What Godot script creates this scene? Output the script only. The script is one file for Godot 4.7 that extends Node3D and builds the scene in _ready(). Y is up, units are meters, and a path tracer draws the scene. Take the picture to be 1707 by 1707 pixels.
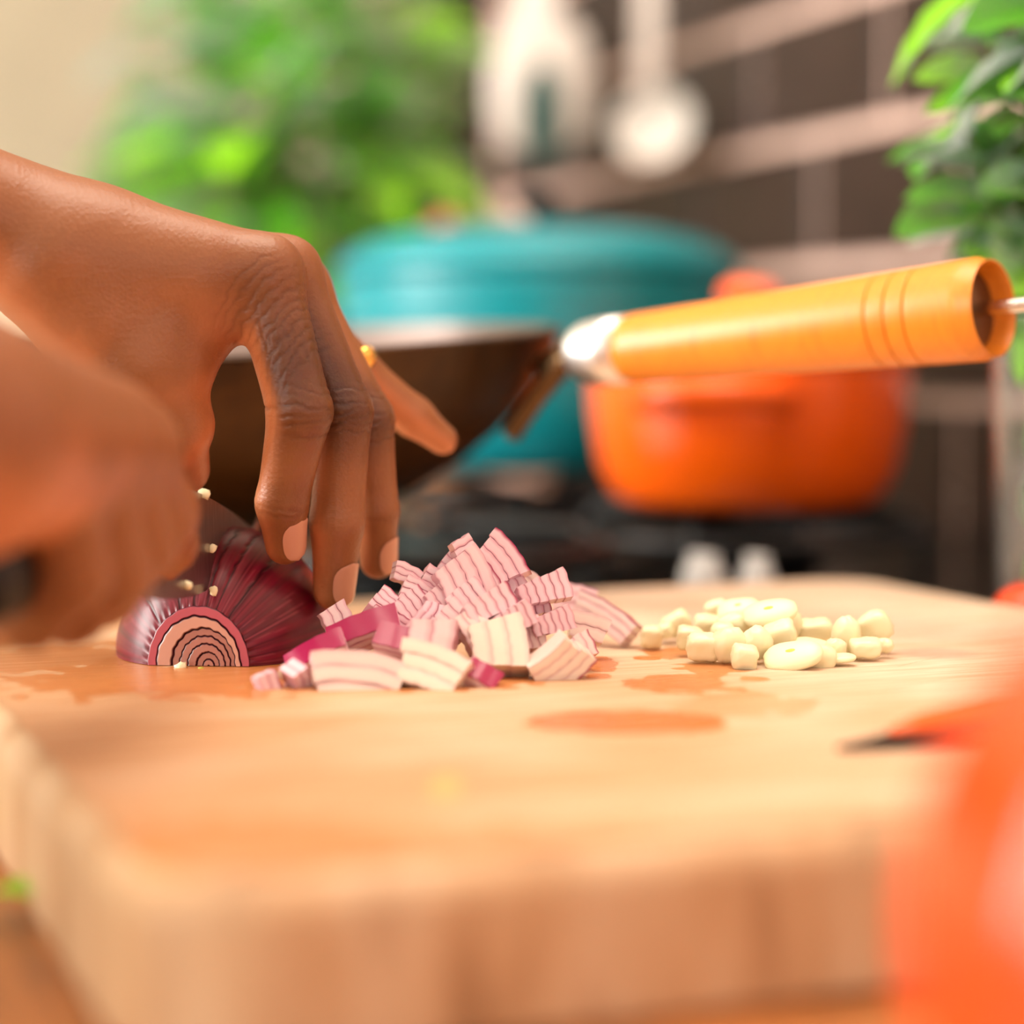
extends Node3D

# ---------------------------------------------------------------- view of the photograph
const FPX := 3500.0
const YAW := 0.36826          # the wall runs 21.1 degrees off the line of sight
const PITCH := 0.071307
const EYE := Vector3(0, 1.0354, 0)
const BOARD := 0.934          # top of the chopping board
const TOP := 0.8965              # worktop
const HOB := 0.9085
const WALL_X := 0.921
const BACK_Z := -2.5
var rng := RandomNumberGenerator.new()
var M := {}

func cam_dir(right: float, up: float, back: float) -> Vector3:
	var c := cos(YAW)
	var s := sin(YAW)
	return Vector3(c * right - s * back, up, s * right + c * back)

func ray(px: float, py: float) -> Vector3:
	var x := (px - 853.5) / FPX
	var y := -(py - 853.5) / FPX
	return Vector3(x, y * cos(PITCH) - sin(PITCH), cos(PITCH) + y * sin(PITCH))

func W(px: float, py: float, d: float) -> Vector3:
	var r := ray(px, py)
	return EYE + cam_dir(r.x / r.z * d, r.y / r.z * d, -d)

func on_plane(px: float, py: float, y := BOARD) -> Vector3:
	var r := ray(px, py)
	var t := (y - EYE.y) / r.y
	return EYE + cam_dir(r.x * t, r.y * t, -r.z * t)

func facing(roll: float, yaw := 0.0, pitch := 0.0) -> Basis:
	return Basis(cam_dir(1, 0, 0), Vector3.UP, cam_dir(0, 0, 1)) * Basis(Vector3.UP, yaw) * Basis(Vector3.RIGHT, pitch) * Basis(Vector3.BACK, roll)

# ---------------------------------------------------------------- mesh helpers
class Shape:
	var v := PackedVector3Array()
	var c := PackedColorArray()
	var u := PackedVector2Array()
	var i := PackedInt32Array()

	func add(pv: PackedVector3Array, pi: PackedInt32Array, col: Variant = Color.WHITE, t := Transform3D.IDENTITY, flat := false, closed := true, uv := PackedVector2Array()) -> Shape:
		var q := t * pv
		var idx := pi.duplicate()
		var cols := PackedColorArray()
		if col is PackedColorArray:
			cols = col
		else:
			cols.resize(q.size())
			cols.fill(col)
		if closed:
			var vol := 0.0
			var mid := Vector3.ZERO
			for p in q:
				mid += p
			mid /= maxf(q.size(), 1)
			for k in range(0, idx.size(), 3):
				vol += (q[idx[k]] - mid).dot((q[idx[k + 1]] - mid).cross(q[idx[k + 2]] - mid))
			if vol > 0.0:
				for k in range(0, idx.size(), 3):
					var s := idx[k + 1]
					idx[k + 1] = idx[k + 2]
					idx[k + 2] = s
		if uv.is_empty():
			uv.resize(q.size())
		var base := v.size()
		if flat:
			for k in idx.size():
				v.append(q[idx[k]])
				c.append(cols[idx[k]])
				u.append(uv[idx[k]])
				i.append(base + k)
		else:
			v.append_array(q)
			c.append_array(cols)
			u.append_array(uv)
			for k in idx:
				i.append(base + k)
		return self

	func mesh() -> ArrayMesh:
		var n := PackedVector3Array()
		n.resize(v.size())
		for k in range(0, i.size(), 3):
			var a := v[i[k]]
			var f := (v[i[k + 2]] - a).cross(v[i[k + 1]] - a)
			n[i[k]] += f
			n[i[k + 1]] += f
			n[i[k + 2]] += f
		for k in n.size():
			n[k] = n[k].normalized() if n[k].length_squared() > 1e-30 else Vector3.UP
		var arr := []
		arr.resize(Mesh.ARRAY_MAX)
		arr[Mesh.ARRAY_VERTEX] = v
		arr[Mesh.ARRAY_NORMAL] = n
		arr[Mesh.ARRAY_COLOR] = c
		arr[Mesh.ARRAY_TEX_UV] = u
		arr[Mesh.ARRAY_INDEX] = i
		var m := ArrayMesh.new()
		m.add_surface_from_arrays(Mesh.PRIMITIVE_TRIANGLES, arr)
		return m

func lin(r: float, g: float, b: float) -> Color:
	return Color(r, g, b).srgb_to_linear()

func quads(nu: int, nv: int, wrap: bool) -> PackedInt32Array:
	var out := PackedInt32Array()
	var w := nu if wrap else nu + 1
	for j in nv:
		for k in nu:
			var a := j * w + k
			var b := j * w + (k + 1) % w
			out.append_array([a, b, b + w, a, b + w, a + w])
	return out

# a profile of (radius, height) turned round the y axis; closed when both ends touch the axis or first = last
func lathe(st: Shape, prof: Array, seg := 48, t := Transform3D.IDENTITY, col: Variant = Color.WHITE, squash := 1.0) -> Shape:
	var pv := PackedVector3Array()
	for p in prof:
		for k in seg:
			var a := TAU * k / seg
			pv.append(Vector3(cos(a) * p.x, p.y, sin(a) * p.x * squash))
	return st.add(pv, quads(seg, prof.size() - 1, true), col, t)

func tube(st: Shape, path: Array, rad: Array, seg := 16, col: Variant = Color.WHITE, flat_side := 1.0) -> Shape:
	var pv := PackedVector3Array()
	var n := path.size()
	var side := Vector3.ZERO
	for j in n:
		var d: Vector3 = (path[mini(j + 1, n - 1)] - path[maxi(j - 1, 0)]).normalized()
		if side == Vector3.ZERO:
			side = d.cross(Vector3.UP if absf(d.y) < 0.9 else Vector3.RIGHT).normalized()
		side = (side - d * d.dot(side)).normalized()
		var up := side.cross(d)
		for k in seg:
			var a := TAU * k / seg
			pv.append(path[j] + (side * cos(a) * flat_side + up * sin(a)) * rad[j])
	var idx := quads(seg, n - 1, true)
	for e in 2:
		var c0 := pv.size()
		pv.append(path[0] if e == 0 else path[n - 1])
		var o := 0 if e == 0 else (n - 1) * seg
		for k in seg:
			if e == 0:
				idx.append_array([c0, o + (k + 1) % seg, o + k])
			else:
				idx.append_array([c0, o + k, o + (k + 1) % seg])
	return st.add(pv, idx, col)

# a box with chamfered edges, each face flat
func box(st: Shape, size: Vector3, bev := 0.001, t := Transform3D.IDENTITY, col: Variant = Color.WHITE) -> Shape:
	var h := size / 2
	var b := minf(bev, minf(h.x, minf(h.y, h.z)) * 0.9)
	var pv := PackedVector3Array()
	var at := {}
	for sx in [-1, 1]:
		for sy in [-1, 1]:
			for sz in [-1, 1]:
				for ax in 3:
					at[[sx, sy, sz, ax]] = pv.size()
					var q := h - Vector3(b, b, b)
					q[ax] = h[ax]
					pv.append(Vector3(q.x * sx, q.y * sy, q.z * sz))
	var idx := PackedInt32Array()
	var face := func(a: int, b2: int, c: int, d: int):
		for tri in [[a, b2, c], [a, c, d]]:
			var p: Vector3 = pv[tri[0]]
			var nn: Vector3 = (pv[tri[1]] - p).cross(pv[tri[2]] - p)
			if nn.dot(p + pv[tri[1]] + pv[tri[2]]) > 0:
				idx.append_array([tri[0], tri[2], tri[1]])
			else:
				idx.append_array(tri)
	for ax in 3:
		for s in [-1, 1]:
			var r := []
			for pr in [[-1, -1], [1, -1], [1, 1], [-1, 1]]:
				var k := [0, 0, 0]
				k[ax] = s
				k[(ax + 1) % 3] = pr[0]
				k[(ax + 2) % 3] = pr[1]
				r.append(at[[k[0], k[1], k[2], ax]])
			face.call(r[0], r[1], r[2], r[3])
		for s1 in [-1, 1]:
			for s2 in [-1, 1]:
				var e := []
				var a1 := (ax + 1) % 3
				var a2 := (ax + 2) % 3
				for q in [[-1, a1], [1, a1], [1, a2], [-1, a2]]:
					var k := [0, 0, 0]
					k[ax] = q[0]
					k[a1] = s1
					k[a2] = s2
					e.append(at[[k[0], k[1], k[2], q[1]]])
				face.call(e[0], e[1], e[2], e[3])
	for sx in [-1, 1]:
		for sy in [-1, 1]:
			for sz in [-1, 1]:
				var a: int = at[[sx, sy, sz, 0]]
				face.call(a, at[[sx, sy, sz, 1]], at[[sx, sy, sz, 2]], a)
	return st.add(pv, idx, col, t, true, false)

# a rounded lump: a sphere pushed towards a box (power > 2) with bumps
func lump(st: Shape, half: Vector3, power := 2.0, t := Transform3D.IDENTITY, col: Variant = Color.WHITE, bump := 0.0, seg := 20, seedv := 1) -> Shape:
	var pv := PackedVector3Array()
	var noise := FastNoiseLite.new()
	noise.seed = seedv
	noise.frequency = 1.3
	var rows := seg / 2
	for j in rows + 1:
		var th := PI * j / rows
		for k in seg:
			var ph := TAU * k / seg
			var d := Vector3(sin(th) * cos(ph), cos(th), sin(th) * sin(ph))
			var s := pow(pow(absf(d.x), power) + pow(absf(d.y), power) + pow(absf(d.z), power), -1.0 / power)
			pv.append(d * s * half * (1.0 + bump * noise.get_noise_3dv(d)))
	return st.add(pv, quads(seg, rows, true), col, t)

# ---------------------------------------------------------------- scene helpers
var taken := {}

func numbered(called: String) -> String:
	var n: int = taken.get(called, 0)
	taken[called] = n + 1
	return called if n == 0 else "%s_%03d" % [called, n]

func obj(called: String, mesh: Variant, material: Material, parent: Node3D = self, t := Transform3D.IDENTITY) -> MeshInstance3D:
	var o := MeshInstance3D.new()
	o.mesh = mesh.mesh() if mesh is Shape else mesh
	o.material_override = material
	o.transform = t
	o.name = numbered(called) if parent == self else part_name(parent, called)
	parent.add_child(o, true)
	return o

func part_name(parent: Node, called: String) -> String:
	var key := "%d/%s" % [parent.get_instance_id(), called]
	var n: int = taken.get(key, 0)
	taken[key] = n + 1
	return called if n == 0 else "%s_%03d" % [called, n]

func tag(o: Node3D, label: String, category: String, group := "", kind := "") -> Node3D:
	o.set_meta("label", label)
	if category:
		o.set_meta("category", category)
	if group:
		o.set_meta("group", group)
	if kind:
		o.set_meta("kind", kind)
	return o

func thing(called: String, at: Vector3, label: String, category: String, group := "", turn := Basis.IDENTITY) -> Node3D:
	var o := Node3D.new()
	o.name = numbered(called)
	o.transform = Transform3D(turn, at)
	add_child(o, true)
	tag(o, label, category, group)
	return o

func struct(called: String, mesh: Variant, material: Material, label: String, parent: Node3D = self) -> MeshInstance3D:
	var o := obj(called, mesh, material, parent)
	o.set_meta("kind", "structure")
	o.set_meta("label", label)
	return o

func mat(col: Color, rough := 0.5, metal := 0.0) -> StandardMaterial3D:
	var m := StandardMaterial3D.new()
	m.albedo_color = col
	m.roughness = rough
	m.metallic = metal
	return m

func vmat(rough := 0.5) -> StandardMaterial3D:
	var m := mat(Color.WHITE, rough)
	m.vertex_color_use_as_albedo = true
	return m

func noise_tex(freq: float, colors: Array, seedv := 1, size := 256, octaves := 4, kind := FastNoiseLite.TYPE_SIMPLEX_SMOOTH, normal := false, strength := 4.0) -> NoiseTexture2D:
	var n := FastNoiseLite.new()
	n.noise_type = kind
	n.seed = seedv
	n.frequency = freq
	n.fractal_octaves = octaves
	var t := NoiseTexture2D.new()
	t.noise = n
	t.width = size
	t.height = size
	t.seamless = true
	t.as_normal_map = normal
	t.bump_strength = strength
	if colors.size():
		var g := Gradient.new()
		g.offsets = PackedFloat32Array()
		g.colors = PackedColorArray()
		var offs := PackedFloat32Array()
		var cols := PackedColorArray()
		for k in colors.size():
			offs.append(float(k) / (colors.size() - 1))
			cols.append(colors[k])
		g.offsets = offs
		g.colors = cols
		t.color_ramp = g
	return t

func grain(m: StandardMaterial3D, tex: Texture2D, scale: Vector3, world := false) -> StandardMaterial3D:
	m.albedo_texture = tex
	m.uv1_triplanar = true
	m.uv1_world_triplanar = world
	m.uv1_scale = scale
	return m

func _ready() -> void:
	rng.seed = 11
	view_and_light()
	materials()
	room()
	worktop()
	hob()
	chopping_board()
	pans()
	utensils()
	herbs()
	tomatoes()
	onion_half()
	knife()
	onion_pieces()
	garlic()
	person()
	small_greens()
	paring_knife()

# ---------------------------------------------------------------- camera, sky, lights, exposure
func area(called: String, at: Vector3, to: Vector3, size: Vector2, energy: float, col: Color) -> void:
	var l := AreaLight3D.new()
	l.name = called
	add_child(l)
	l.look_at_from_position(at, to, Vector3.UP if absf((to - at).normalized().y) < 0.95 else Vector3.RIGHT)
	l.area_size = size
	l.area_normalize_energy = true
	l.light_energy = energy
	l.light_color = col
	l.area_range = 12.0
	l.area_attenuation = 2.0
	l.shadow_enabled = true

func view_and_light() -> void:
	var cam := Camera3D.new()
	cam.name = "camera"
	var a := CameraAttributesPhysical.new()
	a.frustum_focal_length = 50.0
	a.exposure_aperture = 2.06
	a.frustum_focus_distance = 0.70
	a.frustum_near = 0.05
	a.frustum_far = 60.0
	cam.attributes = a
	cam.fov = rad_to_deg(2.0 * atan(853.5 / FPX))
	cam.near = 0.05
	cam.far = 60.0
	add_child(cam)
	cam.position = EYE
	cam.rotation = Vector3(-PITCH, -YAW, 0)
	cam.current = true
	var e := Environment.new()
	e.background_mode = Environment.BG_SKY
	var sky := Sky.new()
	var pm := ProceduralSkyMaterial.new()
	pm.sky_top_color = Color(0.55, 0.68, 0.85)
	pm.sky_horizon_color = Color(0.9, 0.92, 0.95)
	pm.ground_bottom_color = Color(0.35, 0.38, 0.3)
	pm.ground_horizon_color = Color(0.7, 0.72, 0.7)
	sky.sky_material = pm
	e.sky = sky
	e.tonemap_mode = Environment.TONE_MAPPER_LINEAR
	e.tonemap_exposure = 0.5
	e.sdfgi_enabled = true
	e.ssao_enabled = true
	e.ssil_enabled = true
	var we := WorldEnvironment.new()
	we.name = "environment"
	we.environment = e
	add_child(we)
	# daylight through the two windows and the ceiling lamp
	area("window_light", Vector3(-2.05, 1.65, -1.35), Vector3(0.3, 0.95, -0.9), Vector2(1.5, 1.3), 32.0, Color(1.0, 0.99, 0.96))
	area("window_light_side", Vector3(-2.05, 1.5, 0.35), Vector3(0.1, 0.92, -0.4), Vector2(1.2, 1.3), 9.0, Color(1.0, 0.98, 0.95))
	area("window_light_behind", Vector3(0.1, 1.75, 1.7), Vector3(0.2, 0.95, -0.7), Vector2(1.6, 1.2), 1.2, Color(1.0, 0.98, 0.95))
	area("ceiling_lamp_light", Vector3(0.25, 2.36, -0.75), Vector3(0.25, 0.9, -0.75), Vector2(0.9, 0.9), 3.8, Color(1.0, 0.95, 0.88))

# ---------------------------------------------------------------- materials
func materials() -> void:
	M.plaster = grain(mat(Color(0.68, 0.64, 0.55), 0.9), noise_tex(0.02, [Color(0.94, 0.94, 0.94), Color(1, 1, 1)], 3), Vector3(1, 1, 1))
	M.grout = mat(Color(0.86, 0.72, 0.66), 0.85)
	M.tile = grain(mat(Color(0.19, 0.12, 0.105), 0.35), noise_tex(0.02, [Color(0.75, 0.7, 0.7), Color(1, 1, 1)], 5), Vector3(3, 3, 3), true)
	M.ceiling = mat(Color(0.93, 0.92, 0.9), 0.95)
	M.floor = grain(mat(Color(0.62, 0.45, 0.3), 0.5), noise_tex(0.03, [Color(0.7, 0.7, 0.7), Color(1, 1, 1)], 6), Vector3(1, 1, 8), true)
	M.darkwood = grain(mat(Color(0.23, 0.19, 0.14), 0.5), noise_tex(0.03, [Color(0.6, 0.6, 0.6), Color(1, 1, 1)], 8), Vector3(8, 1, 8), true)
	M.white_paint = mat(Color(0.9, 0.88, 0.84), 0.5)
	M.worktop = grain(mat(Color(0.68, 0.43, 0.22), 0.4), noise_tex(0.03, [Color(0.6, 0.55, 0.5), Color(1, 1, 1), Color(0.85, 0.8, 0.75)], 9), Vector3(14, 6, 1.2), true)
	M.hob = mat(Color(0.02, 0.017, 0.017), 0.16)
	M.iron = mat(Color(0.03, 0.028, 0.028), 0.45)
	M.bronze = mat(Color(0.42, 0.31, 0.2), 0.35, 0.9)
	M.brass = mat(Color(0.85, 0.62, 0.25), 0.3, 1.0)
	M.chrome = mat(Color(0.88, 0.87, 0.86), 0.18, 1.0)
	M.satin = mat(Color(0.93, 0.92, 0.91), 0.38, 1.0)
	M.knob = mat(Color(0.8, 0.79, 0.78), 0.35)
	M.steel = grain(mat(Color(0.72, 0.70, 0.69), 0.3, 1.0), noise_tex(0.04, [Color(0.75, 0.75, 0.75), Color(1, 1, 1)], 12), Vector3(60, 6, 60))
	M.wokmetal = grain(mat(Color(0.30, 0.20, 0.06), 0.42, 0.5), noise_tex(0.015, [Color(0.45, 0.4, 0.4), Color(1, 0.95, 0.85), Color(0.7, 0.6, 0.5)], 14), Vector3(6, 6, 6))
	M.wokinside = mat(Color(0.48, 0.42, 0.40), 0.28, 0.9)
	M.handlewood = grain(mat(Color(0.90, 0.53, 0.11), 0.40), noise_tex(0.03, [Color(0.86, 0.82, 0.76), Color(1, 1, 1), Color(0.93, 0.9, 0.85)], 15), Vector3(40, 3, 40))
	M.handlewood.clearcoat_enabled = true
	M.handlewood.clearcoat = 0.15
	M.handlewood.clearcoat_roughness = 0.25
	M.groove = mat(Color(0.45, 0.22, 0.05), 0.6)
	M.teal = mat(Color(0.03, 0.50, 0.54), 0.3)
	M.orange = mat(Color(0.95, 0.37, 0.03), 0.2)
	M.terracotta = mat(Color(0.72, 0.47, 0.28), 0.8)
	M.soil = mat(Color(0.12, 0.08, 0.05), 0.95)
	M.enamel = mat(Color(0.80, 0.74, 0.70), 0.35)
	M.porcelain = mat(Color(0.97, 0.95, 0.93), 0.3)
	M.cream = mat(Color(0.95, 0.90, 0.80), 0.4)
	M.greenprint = mat(Color(0.0, 0.24, 0.21), 0.6)
	M.leaf = leafmat(Color(0.38, 0.70, 0.0), Color(0.45, 0.9, 0.05))
	M.leaf_light = leafmat(Color(0.52, 0.79, 0.08), Color(0.6, 0.95, 0.15))
	M.leaf_dark = leafmat(Color(0.22, 0.52, 0.02), Color(0.2, 0.6, 0.03))
	M.mint = leafmat(Color(0.24, 0.54, 0.03), Color(0.3, 0.6, 0.08))
	M.mint_light = leafmat(Color(0.45, 0.70, 0.08), Color(0.5, 0.75, 0.12))
	M.stem = mat(Color(0.42, 0.55, 0.14), 0.5)
	M.glass = mat(Color(0.97, 0.99, 0.97, 0.03), 0.03)
	M.glass.transparency = BaseMaterial3D.TRANSPARENCY_ALPHA
	M.tomato = mat(Color(0.96, 0.29, 0.11), 0.17)
	M.sepal = mat(Color(0.16, 0.13, 0.07), 0.8)
	M.onion_skin = vmat(0.33)
	M.onion_skin.metallic_specular = 0.4
	M.onion_flesh = vmat(0.3)
	M.garlic = mat(Color(0.93, 0.90, 0.74), 0.35)
	M.germ = mat(Color(0.70, 0.73, 0.26), 0.5)
	M.black = mat(Color(0.02, 0.02, 0.02), 0.4)
	M.gold = mat(Color(1.0, 0.77, 0.4), 0.18, 1.0)
	M.skin = vmat(0.42)
	M.skin.normal_enabled = true
	M.skin.normal_texture = noise_tex(0.09, [], 21, 256, 3, FastNoiseLite.TYPE_CELLULAR, true, 3.0)
	M.skin.normal_scale = 0.45
	M.skin.uv1_triplanar = true
	M.skin.uv1_scale = Vector3(30, 30, 30)
	M.nail = mat(Color(0.79, 0.57, 0.46), 0.25)
	M.shirt = mat(Color(0.93, 0.88, 0.78), 0.9)
	M.trousers = mat(Color(0.16, 0.18, 0.25), 0.9)
	M.hair = mat(Color(0.05, 0.035, 0.03), 0.7)

func leafmat(c: Color, b: Color) -> StandardMaterial3D:
	var m := mat(c, 0.6)
	m.metallic_specular = 0.25
	m.backlight_enabled = true
	m.backlight = Color(0.7, 0.7, 0.7)
	return m

# ---------------------------------------------------------------- room
func slab(x0: float, x1: float, y0: float, y1: float, z0: float, z1: float, bev := 0.002) -> Shape:
	return box(Shape.new(), Vector3(x1 - x0, y1 - y0, z1 - z0), bev, Transform3D(Basis.IDENTITY, Vector3((x0 + x1) / 2, (y0 + y1) / 2, (z0 + z1) / 2)))

func room() -> void:
	struct("floor", slab(-2.3, 1.1, -0.1, 0.0, -2.7, 2.0), M.floor, "warm brown wooden kitchen floor")
	struct("ceiling", slab(-2.3, 1.1, 2.45, 2.55, -2.7, 2.0), M.ceiling, "plain white kitchen ceiling")
	struct("wall_back", slab(-2.3, 1.1, 0, 2.45, -2.65, BACK_Z), M.plaster, "plain beige wall beyond the leafy plant")
	var wr := struct("wall_right", slab(WALL_X, 1.07, 0, 2.45, BACK_Z, 1.95), M.grout, "brown tiled wall with pale pink grout lines")
	# running-bond tiles, each its own piece, standing proud of the grout
	var tw := 0.2262
	var th := 0.1131
	var g := 0.014
	var ts := box(Shape.new(), Vector3(0.008, th - g, tw - g), 0.0015).mesh()
	for row in 9:
		var y := EYE.y + 0.197 + (row - 2.5) * th - 0.5 * th + 0.5 * th
		var off := 0.0 if row % 2 == 1 else tw / 2
		for k in 10:
			var z := -1.747 - off + 0.5 * tw + tw * 3 + (-k + 4) * tw - tw * 3
			if z > 0.0 or z < BACK_Z + tw * 0.5:
				continue
			obj("tile", ts, M.tile, wr, Transform3D(Basis.IDENTITY, Vector3(WALL_X - 0.003, y, z)))
	# window walls
	var wl := Shape.new()
	for q in [[-2.7, -2.15, 0, 2.45], [-0.55, -0.3, 0, 2.45], [1.0, 2.0, 0, 2.45], [-2.15, -0.55, 0, 0.95], [-2.15, -0.55, 2.3, 2.45], [-0.3, 1.0, 0, 0.8], [-0.3, 1.0, 2.2, 2.45]]:
		box(wl, Vector3(0.15, q[3] - q[2], q[1] - q[0]), 0.002, Transform3D(Basis.IDENTITY, Vector3(-2.275, (q[2] + q[3]) / 2, (q[0] + q[1]) / 2)))
	struct("wall_left", wl, M.plaster, "beige wall with a wide window opening")
	var wf := Shape.new()
	for q in [[-2.3, -0.75, 0, 2.45], [0.95, 1.1, 0, 2.45], [-0.75, 0.95, 0, 1.1], [-0.75, 0.95, 2.35, 2.45]]:
		box(wf, Vector3(q[1] - q[0], q[3] - q[2], 0.15), 0.002, Transform3D(Basis.IDENTITY, Vector3((q[0] + q[1]) / 2, (q[2] + q[3]) / 2, 1.925)))
	struct("wall_front", wf, M.plaster, "beige wall with the second window opening")
	window("window_1", Vector3(-2.275, 1.625, -1.35), Basis(Vector3.UP, PI / 2), 1.6, 1.35)
	window("window_3", Vector3(-2.275, 1.5, 0.35), Basis(Vector3.UP, PI / 2), 1.3, 1.4)
	window("window_2", Vector3(0.1, 1.725, 1.925), Basis.IDENTITY, 1.7, 1.25)
	# the dark post where the tiled wall meets the back wall
	struct("trim_1", slab(WALL_X - 0.075, WALL_X + 0.001, TOP, 2.45, BACK_Z - 0.002, BACK_Z + 0.05), M.darkwood, "dark wooden corner post beside the tiles")
	var cl := thing("ceiling_lamp", Vector3(0.25, 2.45, -0.75), "square white ceiling lamp above the worktop", "lamp")
	obj("frame", box(Shape.new(), Vector3(1.0, 0.05, 1.0), 0.006, Transform3D(Basis.IDENTITY, Vector3(0, -0.026, 0))), M.white_paint, cl)
	var glow := mat(Color(1, 0.95, 0.88), 0.6)
	glow.emission_enabled = true
	glow.emission = Color(1, 0.9, 0.76)
	glow.emission_energy_multiplier = 0.8
	obj("diffuser", box(Shape.new(), Vector3(0.92, 0.02, 0.92), 0.004, Transform3D(Basis.IDENTITY, Vector3(0, -0.06, 0))), glow, cl)

func window(called: String, at: Vector3, turn: Basis, w: float, h: float) -> void:
	var f := Shape.new()
	for q in [[0, h / 2 - 0.03, w, 0.06], [0, -h / 2 + 0.03, w, 0.06], [-w / 2 + 0.03, 0, 0.06, h - 0.12], [w / 2 - 0.03, 0, 0.06, h - 0.12], [0, 0, 0.05, h - 0.12]]:
		box(f, Vector3(q[2], q[3], 0.06), 0.004, Transform3D(Basis.IDENTITY, Vector3(q[0], q[1], 0)))
	var o := struct(called, f, M.white_paint, "white framed kitchen window with two panes")
	o.transform = Transform3D(turn, at)
	for s in [-1, 1]:
		obj("pane", box(Shape.new(), Vector3(w / 2 - 0.085, h - 0.12, 0.004), 0.0005, Transform3D(Basis.IDENTITY, Vector3(s * (w / 4 - 0.0175), 0, 0))), M.glass, o)

func worktop() -> void:
	tag(obj("worktop", slab(0.0, WALL_X - 0.001, TOP - 0.04, TOP, BACK_Z + 0.001, 1.2, 0.003), M.worktop), "long orange-brown wooden worktop along the tiled wall", "worktop")
	var c := thing("base_cabinet", Vector3(0.5, 0, -0.6), "white base cabinet carrying the wooden worktop", "cabinet")
	obj("body", slab(-0.44, 0.4, 0.1, TOP - 0.041, -1.85, 1.75), M.white_paint, c)
	obj("plinth", slab(-0.39, 0.4, 0.0, 0.099, -1.85, 1.75), M.darkwood, c)
	for k in 6:
		var z := -1.55 + k * 0.6
		var d := obj("door", slab(-0.461, -0.441, 0.12, TOP - 0.06, z - 0.295, z + 0.295, 0.003), M.white_paint, c)
		obj("handle", tube(Shape.new(), [Vector3(-0.461, 0.7, z + 0.2), Vector3(-0.485, 0.7, z + 0.2), Vector3(-0.485, 0.56, z + 0.2), Vector3(-0.461, 0.56, z + 0.2)], [0.005, 0.005, 0.005, 0.005], 10), M.chrome, d)

func hob() -> void:
	var x0 := 0.16
	var x1 := 0.90
	var z0 := -1.66
	var z1 := -0.885
	var h := thing("hob", Vector3(0.53, TOP, -1.4), "wide black gas hob behind the chopping board", "hob")
	var o := Vector3(0.53, TOP, -1.4)
	obj("glass_panel", slab(x0 - o.x, x1 - o.x, 0.0005, HOB - TOP, z0 - o.z, z1 - o.z, 0.003), M.hob, h)
	# the black enamel side strip runs on beside the board up to the wall
	obj("side_panel", slab(0.53 - o.x, x1 - o.x, 0.0005, HOB - TOP - 0.002, z1 + 0.002 - o.z, -0.25 - o.z, 0.003), M.hob, h)
	for q in [on_plane(690, 860, TOP + 0.05), on_plane(900, 800, TOP + 0.05), on_plane(1250, 838, TOP + 0.05)]:
		var p: Vector3 = q - o
		p.y = HOB - TOP
		var b := Shape.new()
		lathe(b, [Vector2(0, 0), Vector2(0.045, 0), Vector2(0.045, 0.012), Vector2(0.036, 0.016), Vector2(0.034, 0.022), Vector2(0, 0.023)], 32, Transform3D(Basis.IDENTITY, p))
		obj("burner", b, M.iron, h)
		var gr := Shape.new()
		var r := []
		var ring := []
		for k in 33:
			ring.append(p + Vector3(cos(TAU * k / 32) * 0.11, 0.02, sin(TAU * k / 32) * 0.11))
			r.append(0.005)
		tube(gr, ring, r, 10)
		for k in 4:
			var a := PI / 4 + k * PI / 2
			var dv := Vector3(cos(a), 0, sin(a))
			tube(gr, [p + dv * 0.11 + Vector3(0, 0.001, 0), p + dv * 0.11 + Vector3(0, 0.022, 0), p + dv * 0.1 + Vector3(0, 0.033, 0), p + dv * 0.03 + Vector3(0, 0.033, 0)], [0.005, 0.005, 0.005, 0.005], 10)
		obj("pan_support", gr, M.iron, h)
	for q in [[1172, 975, 0.0115], [1262, 978, 0.009]]:
		var p := on_plane(q[0], q[1], HOB + 0.012) - o
		var k := Shape.new()
		lathe(k, [Vector2(0, -0.0115), Vector2(q[2], -0.0115), Vector2(q[2], 0.004), Vector2(q[2] * 0.85, 0.010), Vector2(0, 0.012)], 28, Transform3D(Basis.IDENTITY, p))
		box(k, Vector3(0.005, 0.006, q[2] * 1.6), 0.001, Transform3D(Basis(Vector3.UP, 0.4), p + Vector3(0, 0.0135, 0)))
		obj("knob", k, M.knob, h)

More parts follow.
